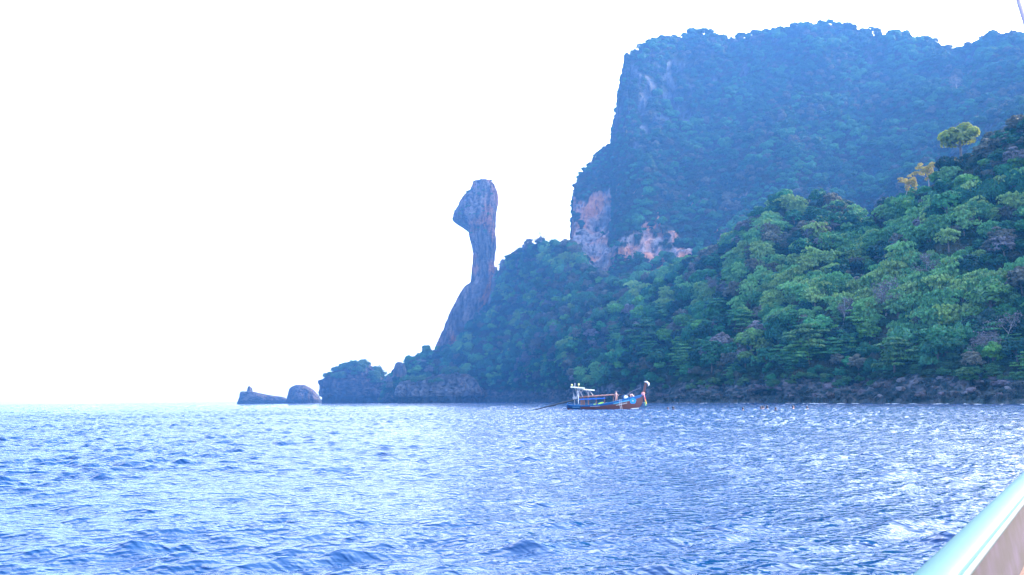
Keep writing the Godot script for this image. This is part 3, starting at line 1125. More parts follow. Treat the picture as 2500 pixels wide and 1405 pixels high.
func build_foam() -> void:
	# thin wash where the swell meets the rocks
	var mb := MB.new()
	rng.seed = 15
	for k in 150:
		var x := rng.randf_range(1195, 2560)
		if noise_b.get_noise_1d(x * 0.02) < -0.05: continue
		var d := tab(front, x, 3) - rng.randf_range(-1.0, 4.0)
		var p := at(x, hz(x) + 4000.0 / d, d)
		var r := rng.randf_range(0.2, 0.9)
		var c := mb.vert(Vector3(p.x, 0.14, p.z))
		for s in 9:
			var a := TAU * s / 9.0
			var q := r * rng.randf_range(0.6, 1.2)
			mb.vert(Vector3(p.x + cos(a) * q * 1.7, 0.05, p.z + sin(a) * q * 0.6))
		for s in 9: mb.tri(c, c + 1 + s, c + 1 + (s + 1) % 9)
	tag(part("foam", mb.smooth(), mat(lin(0.7, 0.72, 0.75), 0.9), self), "thin white wash along the foot of the shore rocks", "foam", "", "stuff")

func build_boulders() -> void:
	# loose boulders and slabs on the shore below the wood
	var shapes := []
	for k in 4:
		var mb := MB.new()
		mb.ball(Vector3.ZERO, Vector3(1.0, 0.62, 0.8), 9, 14)
		for i in mb.v.size():
			var p := mb.v[i]
			p = p.normalized() * p.length() * (1.0 + 0.45 * noise_a.get_noise_3d(p.x * 1.1 + k * 9.0, p.y * 1.6, p.z * 1.1))
			p.y = clampf(p.y, -0.5, 0.34 + 0.1 * p.x)
			mb.v[i] = p
		shapes.append(mb.flat())
	var mats := []
	for c in [[0.045, 0.056, 0.058], [0.13, 0.105, 0.1], [0.16, 0.13, 0.15], [0.26, 0.235, 0.24]]:
		var m: StandardMaterial3D = M.rock.duplicate()
		m.albedo_color = lin(c[0], c[1], c[2])
		m.vertex_color_use_as_albedo = false
		mats.append(m)
	var words := ["dark wet boulder", "brown boulder", "purplish boulder", "pale boulder"]
	rng.seed = 404
	var spots := []
	for k in grid_front.p.size():
		var p := grid_front.p[k]
		if grid_front.rock[k] > 0.5 and p.y > 0.2 and p.y < 5.5: spots.append(p)
	var made := 0
	while made < 170:
		var p: Vector3 = spots[rng.randi() % spots.size()]
		var q := px_of(p)
		if q.x > 2600 or q.x < 1200 or rng.randf() > 200.0 / -p.z: continue
		made += 1
		var tone := 0 if p.y < 1.6 else rng.randi() % 4
		var sz := rng.randf_range(0.5, 1.25) * (1.5 if rng.randf() < 0.12 else 1.0)
		var where := "behind the anchored boat" if q.x < 1590 else ("between prow and swimmers" if q.x < 1810 else ("behind the swimmers" if q.x < 1990 else ("right of the swimmers" if q.x < 2330 else "by the dark shore cave")))
		var t := thing("boulder", words[tone] + (" at the waterline " if p.y < 1.6 else (" on the lower ledges " if p.y < 3.2 else " on the upper ledges ")) + where, "boulder", p, rng.randf() * TAU, "boulders along the shore")
		t.rotation.z = rng.randf_range(-0.1, 0.35)
		t.scale = Vector3.ONE * sz
		part("stone", shapes[rng.randi() % 4], mats[tone], t)

func build_bushes() -> void:
	# bushes on the free-standing rocks: [px x, px y, depth, size, where]
	var list := []
	rng.seed = 91
	for w in [["islet", 62, 0.75, 1.35, "islet"], ["headland_rock", 40, 0.5, 1.0, "headland"], ["rock_pillar", 44, 0.28, 0.55, "pillar"]]:
		var spots: PackedVector3Array = rock_spots[w[0]]
		var made := 0
		var tries := 0
		while made < w[1] and tries < 20000:
			tries += 1
			var p := spots[rng.randi() % spots.size()]
			var q := px_of(p)
			var ok := false
			var name_it := ""
			if w[4] == "islet":
				var edge := 920.0 + 0.1 * absf(q.x - 880.0) + 14.0 * noise_b.get_noise_2d(q.x * 0.05, 1.0)
				ok = q.y < edge or (q.y < edge + 28.0 and q.x > 905.0 and noise_b.get_noise_2d(q.x * 0.06, q.y * 0.06) > 0.1)
				ok = ok and p.z > -600.0 - 6.0 * rng.randf()
				name_it = "green bush on the %s of the wooded islet" % ("crown" if q.y < 893 else ("left shoulder" if q.x < 850 else ("right shoulder" if q.x > 905 else "front ledge")))
			elif w[4] == "headland":
				ok = q.y < 921.0 + 12.0 * noise_b.get_noise_2d(q.x * 0.04, 5.0) or (q.x < 1075 and q.y < 938)
				ok = ok and p.z > -490.0
				name_it = "green bush along the %s of the pale headland rock" % ("left brow" if q.x < 1050 else ("top" if q.x < 1125 else "right brow"))
			else:
				ok = q.y < 575.0 and noise_a.get_noise_2d(q.x * 0.03, q.y * 0.03) > -0.12 and p.z > -548.0 and q.x < 1200.0
				name_it = "grey green scrub clinging to the %s of the rock pillar" % ("crest" if q.y < 460 else ("beak" if q.x < 1140 else ("cheek" if q.y < 530 else "throat")))
			if not ok: continue
			made += 1
			list.append([p, 0, 0, rng.randf_range(w[2], w[3]), name_it, "bushes on the " + w[4]])
	# shrubs that hang over the upper edge of the shore rocks
	var edge_spots := []
	var gf := grid_front
	for j in gf.h - 4:
		for i in gf.w:
			var k := j * gf.w + i
			if gf.rock[k] > 0.5 and gf.rock[k + gf.w] < 0.5 and gf.p[k].y > 4.0 and gf.p[k].y < 13.0: edge_spots.append(gf.p[k])
	var hung := 0
	while hung < 90:
		var p: Vector3 = edge_spots[rng.randi() % edge_spots.size()]
		var q := px_of(p)
		if q.x < 1200 or q.x > 2560: continue
		hung += 1
		var where := "behind the anchored boat" if q.x < 1590 else ("left of the lime tree" if q.x < 1800 else ("above the swimmers" if q.x < 1990 else ("under the layered trees" if q.x < 2250 else "around the shore cave")))
		list.append([p + Vector3(0, rng.randf_range(-1.2, 0.8), 0.8), 0, 0, rng.randf_range(0.3, 0.62), "shrub hanging over the shore rocks " + where, "shrubs along the shore rocks"])
	for b in list:
		var t := thing("bush", b[4], "bush", b[0] - Vector3(0, 1.9 * b[3], 0), rng.randf() * TAU, b[5])
		t.scale = Vector3(b[3], b[3] * 0.75, b[3])
		part("foliage", crowns[3 + rng.randi() % 3][0], leaf_mat([Color(0.06, 0.16, 0.05), Color(0.08, 0.18, 0.06), Color(0.11, 0.19, 0.06)][rng.randi() % 3]), t)

# ---------------------------------------------------------------- bodies: tapered bones joined with a smooth minimum, meshed as surface nets
func body_mesh(bones: Array, cell: float, blend := 0.05) -> ArrayMesh:
	var lo := Vector3.ONE * 1e9
	var hi := -lo
	for b in bones:
		for e in 2:
			lo = lo.min(b[e] - Vector3.ONE * (b[2 + e] + 0.06))
			hi = hi.max(b[e] + Vector3.ONE * (b[2 + e] + 0.06))
	var n := Vector3i(((hi - lo) / cell).ceil()) + Vector3i.ONE
	var f := PackedFloat32Array()
	f.resize(n.x * n.y * n.z)
	for z in n.z:
		for y in n.y:
			for x in n.x:
				var p := lo + Vector3(x, y, z) * cell
				var d := 1.0
				for b in bones:
					var ab: Vector3 = b[1] - b[0]
					var t := clampf((p - b[0]).dot(ab) / maxf(ab.length_squared(), 1e-6), 0.0, 1.0)
					var e: float = p.distance_to(b[0] + ab * t) - lerpf(b[2], b[3], t)
					var h := clampf(0.5 + 0.5 * (d - e) / blend, 0.0, 1.0)
					d = lerpf(d, e, h) - blend * h * (1.0 - h)
				f[(z * n.y + y) * n.x + x] = d
	var mb := MB.new()
	var id := {}
	var step := [1, n.x, n.x * n.y]
	for z in n.z - 1:
		for y in n.y - 1:
			for x in n.x - 1:
				var k: int = (z * n.y + y) * n.x + x
				var sum := Vector3.ZERO
				var m := 0
				for e in [[0, 1], [2, 3], [4, 5], [6, 7], [0, 2], [1, 3], [4, 6], [5, 7], [0, 4], [1, 5], [2, 6], [3, 7]]:
					var a := Vector3(e[0] & 1, (e[0] >> 1) & 1, e[0] >> 2)
					var b := Vector3(e[1] & 1, (e[1] >> 1) & 1, e[1] >> 2)
					var fa := f[k + int(a.x) + int(a.y) * step[1] + int(a.z) * step[2]]
					var fb := f[k + int(b.x) + int(b.y) * step[1] + int(b.z) * step[2]]
					if (fa < 0.0) != (fb < 0.0):
						sum += a.lerp(b, fa / (fa - fb))
						m += 1
				if m: id[k] = mb.vert(lo + (Vector3(x, y, z) + sum / m) * cell)
	for k in id:
		for ax in 3:
			var u: int = step[(ax + 1) % 3]
			var w: int = step[(ax + 2) % 3]
			if (f[k] < 0.0) == (f[k + step[ax]] < 0.0): continue
			if not (id.has(k - u) and id.has(k - w) and id.has(k - u - w)): continue
			if f[k] < 0.0:
				mb.tri(id[k], id[k - u - w], id[k - u]); mb.tri(id[k], id[k - w], id[k - u - w])
			else:
				mb.tri(id[k], id[k - u], id[k - u - w]); mb.tri(id[k], id[k - u - w], id[k - w])
	return mb.smooth()

func b2(ax: float, ay: float, az: float, bx: float, by: float, bz: float, ra: float, rb: float) -> Array:
	return [Vector3(ax, ay, az), Vector3(bx, by, bz), ra, rb]

# ---------------------------------------------------------------- the long-tailed boat
# local axes: x to the bow, y up from the waterline, z towards the camera
var hull_rows := [[-6.45, 0.95, 0.30, 0.0], [-5.6, 0.76, 0.85, -0.25], [-4.2, 0.69, 1.05, -0.35], [-1.3, 0.79, 1.15, -0.4], [1.2, 1.2, 1.1, -0.4], [3.6, 1.8, 0.8, -0.3], [5.2, 2.16, 0.42, -0.05], [6.1, 2.37, 0.16, 0.55], [6.5, 2.6, 0.09, 1.4]]

func hull_at(x: float, k: int) -> float:
	return tab(hull_rows, x, k)

func hull_side(x: float, t: float, side: float) -> Vector3:
	var top := hull_at(x, 1)
	var keel := hull_at(x, 3)
	var half := hull_at(x, 2)
	var y := lerpf(keel, top, t)
	return Vector3(x, y, side * half * pow(t, 0.42) * (0.82 + 0.18 * t))

func build_longtail() -> void:
	var origin := at(1477, hz(1477) + 28.4, 4000.0 / 28.4)
	origin.y = 0.0
	var t := thing("longtail_boat", "brown wooden longtail boat with blue rail and ribboned prow anchored off the shore", "boat", origin, deg_to_rad(-7.0))
	var wood := mat(lin(0.13, 0.04, 0.03), 0.5)
	var blue := mat(lin(0.01, 0.10, 0.32), 0.4)
	var navy := mat(lin(0.008, 0.05, 0.16), 0.4)
	var white := mat(lin(0.75, 0.76, 0.78), 0.5)
	var dark := mat(lin(0.03, 0.035, 0.045), 0.5)
	var steel := mat(lin(0.45, 0.46, 0.48), 0.35)
	var red_wood := mat(lin(0.17, 0.07, 0.055), 0.6)
	var plank := mat(lin(0.30, 0.20, 0.13), 0.7)
	# hull, side by side strips; the top strake is blue
	var xs := []
	for k in 53: xs.append(lerpf(-6.45, 6.5, k / 52.0))
	for band in [["hull", 0.0, 0.8, wood], ["top_strake", 0.8, 1.0, blue]]:
		var mb := MB.new()
		for s in [-1.0, 1.0]:
			for k in xs.size() - 1:
				for j in 6:
					var t0 := lerpf(band[1], band[2], j / 6.0)
					var t1 := lerpf(band[1], band[2], (j + 1) / 6.0)
					mb.quad(hull_side(xs[k], t0, s), hull_side(xs[k + 1], t0, s), hull_side(xs[k + 1], t1, s), hull_side(xs[k], t1, s))
		if band[0] == "hull":
			for k in xs.size() - 1:   # floor boards inside
				mb.quad(hull_side(xs[k], 0.42, -0.97), hull_side(xs[k + 1], 0.42, -0.97), hull_side(xs[k + 1], 0.42, 0.97), hull_side(xs[k], 0.42, 0.97))
		part(band[0], mb.flat(), band[3], t)
	for s in [-1.0, 1.0]:
		var pts := []
		var rad := []
		for k in xs.size():
			pts.append(hull_side(xs[k], 1.0, s) + Vector3(0, 0.02, 0))
			rad.append(0.055)
		var mb := MB.new()
		mb.tube(pts, rad, 6)
		part("rail", mb.smooth(), mat(lin(0.02, 0.16, 0.38), 0.4), t)
	var st := MB.new()
	st.box(Vector3(-6.42, 0.45, 0), Vector3(0.08, 1.0, 0.62))
	part("transom", st.flat(), navy, t)
	var aft := MB.new()   # raised blue stern gunwale
	aft.tube([Vector3(-6.4, 0.92, 0.25), Vector3(-6.25, 1.25, -0.1), Vector3(-5.6, 1.55, -0.55), Vector3(-4.9, 1.7, -0.9), Vector3(-4.5, 1.2, -1.05)], [0.07, 0.07, 0.06, 0.06, 0.05], 6)
	part("stern_rail", aft.smooth(), blue, t)
	var stern_panel := MB.new()   # dark blue painted aft quarter with white lettering
	for k in 16:
		var x0 := lerpf(-6.3, -4.1, k / 16.0)
		var x1 := lerpf(-6.3, -4.1, (k + 1) / 16.0)
		for j in 5:
			var o := Vector3(0, 0, 0.012)
			stern_panel.quad(hull_side(x0, 0.42 + 0.076 * j, 1.0) + o, hull_side(x1, 0.42 + 0.076 * j, 1.0) + o, hull_side(x1, 0.496 + 0.076 * j, 1.0) + o, hull_side(x0, 0.496 + 0.076 * j, 1.0) + o)
	part("stern_panel", stern_panel.flat(), navy, t)
	# prow post, white horn, ribbons
	var post := MB.new()
	post.box(Vector3(6.78, 3.45, 0), Vector3(0.42, 2.1, 0.16), Basis(Vector3.BACK, -0.27))
	post.box(Vector3(6.4, 2.3, 0), Vector3(0.45, 0.9, 0.17), Basis(Vector3.BACK, -0.27))
	part("prow_post", post.flat(), wood, t)
	var stem := MB.new()
	stem.tube([Vector3(5.3, -0.2, 0), Vector3(5.85, 0.5, 0), Vector3(6.2, 1.4, 0), Vector3(6.5, 2.4, 0)], [0.1, 0.1, 0.1, 0.1], 6)
	part("stem", stem.smooth(), wood, t)
	var keel := MB.new()
	keel.box(Vector3(4.9, 0.12, 0.0), Vector3(1.6, 0.14, 0.42), Basis(Vector3.BACK, 0.08))
	part("boot_stripe", keel.flat(), white, t)
	var horn := MB.new()
	horn.tube([Vector3(6.75, 4.62, 0), Vector3(7.15, 4.58, 0), Vector3(7.42, 4.35, 0), Vector3(7.5, 4.05, 0), Vector3(7.32, 3.78, 0)], [0.05, 0.17, 0.18, 0.13, 0.03], 7)
	part("horn", horn.smooth(), white, t)
	for r in [[lin(0.75, 0.30, 0.24), 0.3, 0.24], [lin(0.8, 0.36, 0.42), 0.2, 0.02]]:
		var mb := MB.new()
		mb.ball(Vector3(6.42 + r[1] * 0.3, 2.55 + r[2] * 0.4, 0.08), Vector3(0.3, 0.26, 0.22))
		part("garland", mb.smooth(), mat(r[0], 0.8), t)
	for r in [[0.0, lin(0.75, 0.32, 0.36), 2.4, 1.15], [0.07, lin(0.7, 0.05, 0.04), 2.0, 1.0], [0.12, lin(0.85, 0.55, 0.06), 1.6, 0.85], [0.05, lin(0.35, 0.65, 0.25), 1.2, 0.55]]:
		var mb := MB.new()
		var pts := []
		for k in 6: pts.append(Vector3(6.66 + r[0] * 1.5 + 0.035 * k, lerpf(r[2], r[3], k / 5.0), 0.16 + r[0] * 0.4 + 0.02 * (k % 2)))
		mb.tube(pts, [0.09, 0.1, 0.1, 0.11, 0.1, 0.05], 6)
		part("ribbon", mb.smooth(), mat(r[1], 0.8), t)
	# cabin roof on posts, blue fascia
	var roof := MB.new()
	for k in 12:
		var x0 := lerpf(-4.35, 1.6, k / 12.0)
		var x1 := lerpf(-4.35, 1.6, (k + 1) / 12.0)
		for j in 8:
			var z0 := lerpf(-1.05, 1.05, j / 8.0)
			var z1 := lerpf(-1.05, 1.05, (j + 1) / 8.0)
			var hgt := func(x: float, z: float) -> float: return 2.1 + (x + 4.35) * 0.058 + 0.16 * (1.0 - z * z)
			roof.quad(Vector3(x0, hgt.call(x0, z0), z0), Vector3(x1, hgt.call(x1, z0), z0), Vector3(x1, hgt.call(x1, z1), z1), Vector3(x0, hgt.call(x0, z1), z1))
	roof.box(Vector3(-1.37, 2.25, 1.04), Vector3(5.95, 0.09, 0.06), Basis(Vector3.BACK, 0.058))
	part("roof", roof.flat(), red_wood, t)
	for s in [-1.0, 1.0]:
		var fb := MB.new()
		fb.box(Vector3(-2.1, 1.83, 1.08 * s), Vector3(4.5, 0.2, 0.04), Basis(Vector3.BACK, 0.035))
		part("fascia", fb.flat(), mat(lin(0.02, 0.13, 0.5), 0.5), t)
		for x in [-4.0, -3.45, -2.75, -1.42, -0.02, 1.5]:
			var pb := MB.new()
			var y0 := hull_at(x, 1) - 0.1
			pb.box(Vector3(x, (y0 + 2.2) * 0.5, 1.0 * s), Vector3(0.11, 2.2 - y0, 0.09))
			part("post", pb.flat(), mat(lin(0.22, 0.1, 0.07), 0.6), t)
	var cab := MB.new()
	cab.box(Vector3(-3.75, 1.35, 0.0), Vector3(0.5, 1.0, 1.8))
	part("cabin_wall", cab.flat(), mat(lin(0.16, 0.09, 0.08), 0.7), t)
	for x in [-2.2, -1.0, 0.3]:
		var be := MB.new()
		be.box(Vector3(x, 0.75, 0), Vector3(0.4, 0.06, 1.9))
		part("bench", be.flat(), plank, t)
	# upper canopy of two pale sheets on a frame of poles
	for q in [[-5.75, -3.3, 3.85, 3.62, 0.9], [-4.7, -1.65, 3.5, 3.25, 0.95]]:
		var mb := MB.new()
		for k in 8:
			for j in 6:
				var f := func(a: float, b: float) -> Vector3: return Vector3(lerpf(q[0], q[1], a), lerpf(q[2], q[3], a) + 0.12 * (1.0 - 4.0 * (b - 0.5) * (b - 0.5)) - 0.16 * (b - 0.5), lerpf(-q[4], q[4], b))
				mb.quad(f.call(k / 8.0, j / 6.0), f.call((k + 1) / 8.0, j / 6.0), f.call((k + 1) / 8.0, (j + 1) / 6.0), f.call(k / 8.0, (j + 1) / 6.0))
		part("canopy", mb.flat(), mat(lin(0.26, 0.31, 0.36), 0.7), t)
	var poles := [[-4.9, 3.55, -4.6, 2.3], [-4.3, 3.5, -4.35, 2.1], [-4.3, 3.4, -3.65, 2.2], [-3.55, 3.4, -4.1, 2.9], [-3.05, 3.25, -2.65, 2.35], [-2.75, 3.25, -2.68, 2.35], [-2.6, 3.25, -1.95, 2.55]]
	for s in [-0.75, 0.75]:
		for p in poles:
			var mb := MB.new()
			mb.tube([Vector3(p[0], p[1], s), Vector3(p[2], p[3] - 0.12, s * 1.2)], [0.032, 0.032], 5)
			part("canopy_pole", mb.smooth(), mat(lin(0.3, 0.33, 0.42), 0.4), t)
	var mast := MB.new()
	mast.tube([Vector3(-5.0, 3.5, 0.2), Vector3(-5.02, 4.55, 0.2)], [0.05, 0.04], 6)
	part("mast", mast.smooth(), white, t)
	for q in [[-5.55, 4.2], [-4.35, 4.3]]:
		var mb := MB.new()
		mb.ball(Vector3(q[0], q[1], 0.3), Vector3(0.15, 0.17, 0.15))
		mb.tube([Vector3(q[0], q[1], 0.3), Vector3(q[0], q[1] - 0.55, 0.3)], [0.03, 0.03], 5)
		part("yellow_light", mb.smooth(), mat(lin(0.8, 0.75, 0.25), 0.6), t)  # stands for a yellow light on a stalk, plain colour without glow
	var sp := MB.new()
	sp.tube([Vector3(-4.5, 3.3, 0.95), Vector3(-4.45, 2.2, 1.05), Vector3(-4.4, 1.05, 1.08)], [0.05, 0.08, 0.06], 6)
	part("white_pole", sp.smooth(), white, t)
	# engine on its pivot, tiller, and the long tail down to the propeller
	var eng := MB.new()
	eng.box(Vector3(-5.05, 2.0, -0.1), Vector3(0.75, 0.42, 0.45), Basis(Vector3.BACK, 0.2))
	eng.tube([Vector3(-5.2, 2.1, -0.1), Vector3(-5.25, 2.55, -0.1), Vector3(-5.28, 2.95, -0.1)], [0.14, 0.09, 0.04], 6)
	eng.tube([Vector3(-5.1, 1.8, -0.1), Vector3(-5.15, 1.3, -0.1), Vector3(-5.1, 0.8, -0.1)], [0.08, 0.08, 0.08], 6)
	eng.tube([Vector3(-4.8, 2.2, -0.1), Vector3(-4.65, 2.5, -0.1), Vector3(-4.4, 2.52, -0.1)], [0.05, 0.04, 0.04], 5)
	part("engine", eng.smooth(), steel, t)
	var tail := MB.new()
	tail.tube([Vector3(-5.0, 1.75, -0.1), Vector3(-6.4, 1.38, -0.1), Vector3(-9.0, 0.8, -0.1), Vector3(-11.9, 0.06, -0.1)], [0.10, 0.15, 0.14, 0.08], 7)
	part("long_tail", tail.smooth(), dark, t)
	var fin := MB.new()
	fin.box(Vector3(-8.9, 0.70, -0.1), Vector3(1.3, 0.16, 0.05), Basis(Vector3.BACK, 0.23))
	fin.tube([Vector3(-12.0, 0.02, -0.1), Vector3(-12.08, 0.1, 0.1)], [0.06, 0.02], 5)
	part("propeller_guard", fin.flat(), dark, t)
	var loop := MB.new()
	var lp := []
	var lr := []
	for k in 9:
		lp.append(Vector3(-6.85 - 0.5 * cos(PI * k / 8.0), 0.42 * sin(PI * k / 8.0) - 0.02, 0.15))
		lr.append(0.03)
	loop.tube(lp, lr, 5)
	part("rope_loop", loop.smooth(), white, t)
	var line := MB.new()
	line.tube([Vector3(1.6, 2.42, 0.5), Vector3(3.0, 2.48, 0.3), Vector3(-3.5, 2.3, 0.5)], [0.02, 0.02, 0.02], 4)
	part("guide_rope", line.smooth(), mat(lin(0.5, 0.38, 0.36), 0.8), t)
	var pole := MB.new()
	pole.tube([Vector3(4.4, 2.9, -0.4), Vector3(6.15, 3.65, -0.4)], [0.03, 0.02], 5)
	pole.tube([Vector3(4.4, 2.9, -0.4), Vector3(3.0, 1.75, -0.4)], [0.03, 0.03], 5)
	part("boat_hook", pole.smooth(), mat(lin(0.35, 0.34, 0.42), 0.7), t)
	# ladder over the side
	for dx in [0.0, 0.28]:
		var mb := MB.new()
		mb.tube([Vector3(2.45 + dx, 1.75, 1.02), Vector3(2.5 + dx, 1.0, 1.12), Vector3(2.62 + dx, 0.0, 1.2)], [0.025, 0.025, 0.025], 5)
		part("ladder_rail", mb.smooth(), mat(lin(0.7, 0.68, 0.7), 0.4), t)
	for k in 4:
		var mb := MB.new()
		mb.tube([Vector3(2.52 + 0.03 * k, 1.05 - 0.27 * k, 1.13), Vector3(2.8 + 0.03 * k, 1.05 - 0.27 * k, 1.13)], [0.02, 0.02], 5)
		part("ladder_rung", mb.smooth(), mat(lin(0.6, 0.58, 0.6), 0.4), t)
	# painted bow: dark panel, rows of pale letter strokes, a blue flower
	var on_hull := func(x: float, y: float, out: float) -> Vector3:
		var k := hull_at(x, 3)
		var f := clampf((y - k) / (hull_at(x, 1) - k), 0.0, 1.0)
		return hull_side(x, f, 1.0) + Vector3(0, 0, out)
	rng.seed = 12
	var marks := [["bow_lettering", 1.5, 4.1, 0.86, 1.42, 0.24, lin(0.15, 0.62, 0.8)], ["bow_lettering", 1.9, 3.7, 0.62, 0.98, 0.17, lin(0.75, 0.72, 0.66)], ["side_lettering", -2.45, -0.85, 0.5, 0.53, 0.11, lin(0.7, 0.68, 0.78)], ["stern_lettering", -5.45, -4.35, 0.36, 0.36, 0.17, lin(0.3, 0.6, 0.8)]]
	for m in marks:
		var mb := MB.new()
		var x: float = m[1]
		while x < m[2]:
			var y := lerpf(m[3], m[4], (x - m[1]) / (m[2] - m[1]))
			var h: float = m[5]
			var wdt := h * 0.55
			var kind := rng.randi() % 4
			var th := h * 0.2
			var bars := [[0.0, 0.0, th, h], [wdt - th, 0.0, th, h * rng.randf_range(0.6, 1.0)]]
			if kind != 1: bars.append([0.0, h - th, wdt, th])
			if kind == 2: bars.append([0.0, 0.0, wdt, th])
			if kind == 3: bars.append([0.0, h * 0.45, wdt, th])
			for b in bars:
				mb.quad(on_hull.call(x + b[0], y + b[1], 0.02), on_hull.call(x + b[0] + b[2], y + b[1], 0.02), on_hull.call(x + b[0] + b[2], y + b[1] + b[3], 0.02), on_hull.call(x + b[0], y + b[1] + b[3], 0.02))
			x += wdt * 1.45
		part(m[0], mb.flat(), mat(m[6], 0.5), t)
	var flower := MB.new()
	for k in 5:
		var a := TAU * k / 5.0 + 0.3
		var c := Vector2(4.75 + 0.3 * cos(a), 1.42 + 0.27 * sin(a))
		var fan := []
		for s in 9: fan.append(on_hull.call(c.x + 0.3 * cos(TAU * s / 8.0), c.y + 0.27 * sin(TAU * s / 8.0), 0.018 + 0.001 * k))
		for s in 8: flower.quad(on_hull.call(c.x, c.y, 0.02 + 0.001 * k), fan[s], fan[s + 1], fan[s + 1])
	part("painted_flower", flower.flat(), mat(lin(0.02, 0.28, 0.75), 0.5), t)
	var heart := MB.new()
	for k in 8: heart.quad(on_hull.call(4.75, 1.42, 0.034), on_hull.call(4.75 + 0.14 * cos(TAU * k / 8.0), 1.42 + 0.12 * sin(TAU * k / 8.0), 0.032), on_hull.call(4.75 + 0.14 * cos(TAU * (k + 1) / 8.0), 1.42 + 0.12 * sin(TAU * (k + 1) / 8.0), 0.032), on_hull.call(4.75, 1.42, 0.034))
	part("flower_centre", heart.flat(), mat(lin(0.6, 0.5, 0.7), 0.5), t)
	var deck := MB.new()
	for k in 12:
		var x0 := lerpf(1.7, 5.9, k / 12.0)
		var x1 := lerpf(1.7, 5.9, (k + 1) / 12.0)
		deck.quad(hull_side(x0, 0.9, -0.98), hull_side(x1, 0.9, -0.98), hull_side(x1, 0.9, 0.98), hull_side(x0, 0.9, 0.98))
	part("foredeck", deck.flat(), plank, t)

	# people and loose things aboard
	var tf := t.transform
	var skin := mat(lin(0.62, 0.36, 0.30), 0.6)
	var stand := [b2(0, 0.9, 0, 0, 1.12, 0, 0.145, 0.125), b2(0, 1.12, 0, 0, 1.38, 0, 0.125, 0.15), b2(-0.15, 1.4, 0, 0.15, 1.4, 0, 0.07, 0.07), b2(0, 1.44, 0, 0, 1.55, 0.01, 0.055, 0.055), b2(0, 1.6, 0.02, 0, 1.68, 0.01, 0.085, 0.095),
		b2(-0.09, 0.88, 0, -0.1, 0.47, 0.02, 0.09, 0.058), b2(-0.1, 0.47, 0.02, -0.11, 0.07, 0, 0.056, 0.04), b2(-0.11, 0.04, 0, -0.12, 0.03, 0.16, 0.04, 0.03),
		b2(0.09, 0.88, 0, 0.13, 0.48, 0.05, 0.09, 0.058), b2(0.13, 0.48, 0.05, 0.15, 0.07, 0, 0.056, 0.04), b2(0.15, 0.04, 0, 0.18, 0.03, 0.15, 0.04, 0.03),
		b2(-0.19, 1.38, 0, -0.36, 1.13, -0.04, 0.05, 0.04), b2(-0.36, 1.13, -0.04, -0.17, 0.98, 0.08, 0.038, 0.028), b2(0.19, 1.38, 0, 0.38, 1.14, -0.02, 0.05, 0.04), b2(0.38, 1.14, -0.02, 0.2, 0.97, 0.07, 0.038, 0.028)]
	for s in [-1.0, 1.0]:
		for k in 4: stand.append(b2(s * 0.17, 0.985 - 0.016 * k, 0.08, s * (0.105 + 0.006 * k), 0.955 - 0.022 * k, 0.125, 0.011, 0.008))
		stand.append(b2(s * 0.18, 0.985, 0.06, s * 0.17, 0.975, -0.0, 0.012, 0.009))
	stand.append(b2(0, 1.625, 0.1, 0, 1.61, 0.125, 0.018, 0.016))
	var pm := thing("person", "person standing on the foredeck in swimwear with hands on the hips", "person", tf * Vector3(1.95, hull_side(1.95, 0.9, 0.0).y, 0.35), deg_to_rad(-7.0))
	part("body", body_mesh(stand, 0.024), skin, pm)
	var sw := MB.new()
	sw.ball(Vector3(0, 0.9, 0), Vector3(0.185, 0.1, 0.165))
	part("swimsuit", sw.smooth(), mat(lin(0.2, 0.07, 0.12), 0.7), pm)
	var top := MB.new()
	top.ball(Vector3(0, 1.3, 0.01), Vector3(0.178, 0.065, 0.165))
	part("swimsuit_top", top.smooth(), mat(lin(0.45, 0.2, 0.34), 0.7), pm)
	var hair := MB.new()
	hair.ball(Vector3(0, 1.69, -0.03), Vector3(0.11, 0.11, 0.1))
	part("hair", hair.smooth(), mat(lin(0.08, 0.03, 0.03), 0.7), pm)
	face(pm, Vector3(0, 1.64, 0.1))

	var bend := [b2(0, 0.75, 0, 0.28, 0.78, 0, 0.15, 0.14), b2(0.28, 0.78, 0, 0.55, 0.52, 0, 0.15, 0.12), b2(0.55, 0.52, 0, 0.68, 0.38, 0, 0.07, 0.06), b2(0.70, 0.34, 0, 0.75, 0.26, 0, 0.09, 0.085),
		b2(0, 0.72, -0.1, 0.06, 0.38, -0.1, 0.1, 0.065), b2(0.06, 0.38, -0.1, -0.05, 0.05, -0.1, 0.06, 0.045), b2(0, 0.72, 0.1, 0.1, 0.38, 0.1, 0.1, 0.065), b2(0.1, 0.38, 0.1, -0.02, 0.05, 0.1, 0.06, 0.045),
		b2(0.5, 0.55, -0.18, 0.55, 0.25, -0.2, 0.05, 0.04), b2(0.55, 0.25, -0.2, 0.6, 0.03, -0.16, 0.04, 0.03), b2(0.5, 0.55, 0.18, 0.55, 0.25, 0.2, 0.05, 0.04), b2(0.55, 0.25, 0.2, 0.6, 0.03, 0.16, 0.04, 0.03)]
	for s in [-1.0, 1.0]:
		for k in 4: bend.append(b2(0.6, 0.03, s * 0.16, 0.68, 0.01, s * (0.13 + 0.02 * k), 0.011, 0.008))
		bend.append(b2(0.6, 0.04, s * 0.16, 0.63, 0.02, s * 0.11, 0.012, 0.009))
		bend.append(b2(-0.04, 0.04, s * 0.1, 0.14, 0.03, s * 0.1, 0.04, 0.03))
	var pb := thing("person", "person bending over on the bow, bare back arched", "person", tf * Vector3(4.35, hull_side(4.35, 0.9, 0.0).y - 0.1, 0.1), deg_to_rad(-7.0))
	part("body", body_mesh(bend, 0.026), skin, pb)
	var sh := MB.new()
	sh.ball(Vector3(-0.02, 0.72, 0), Vector3(0.17, 0.15, 0.2))
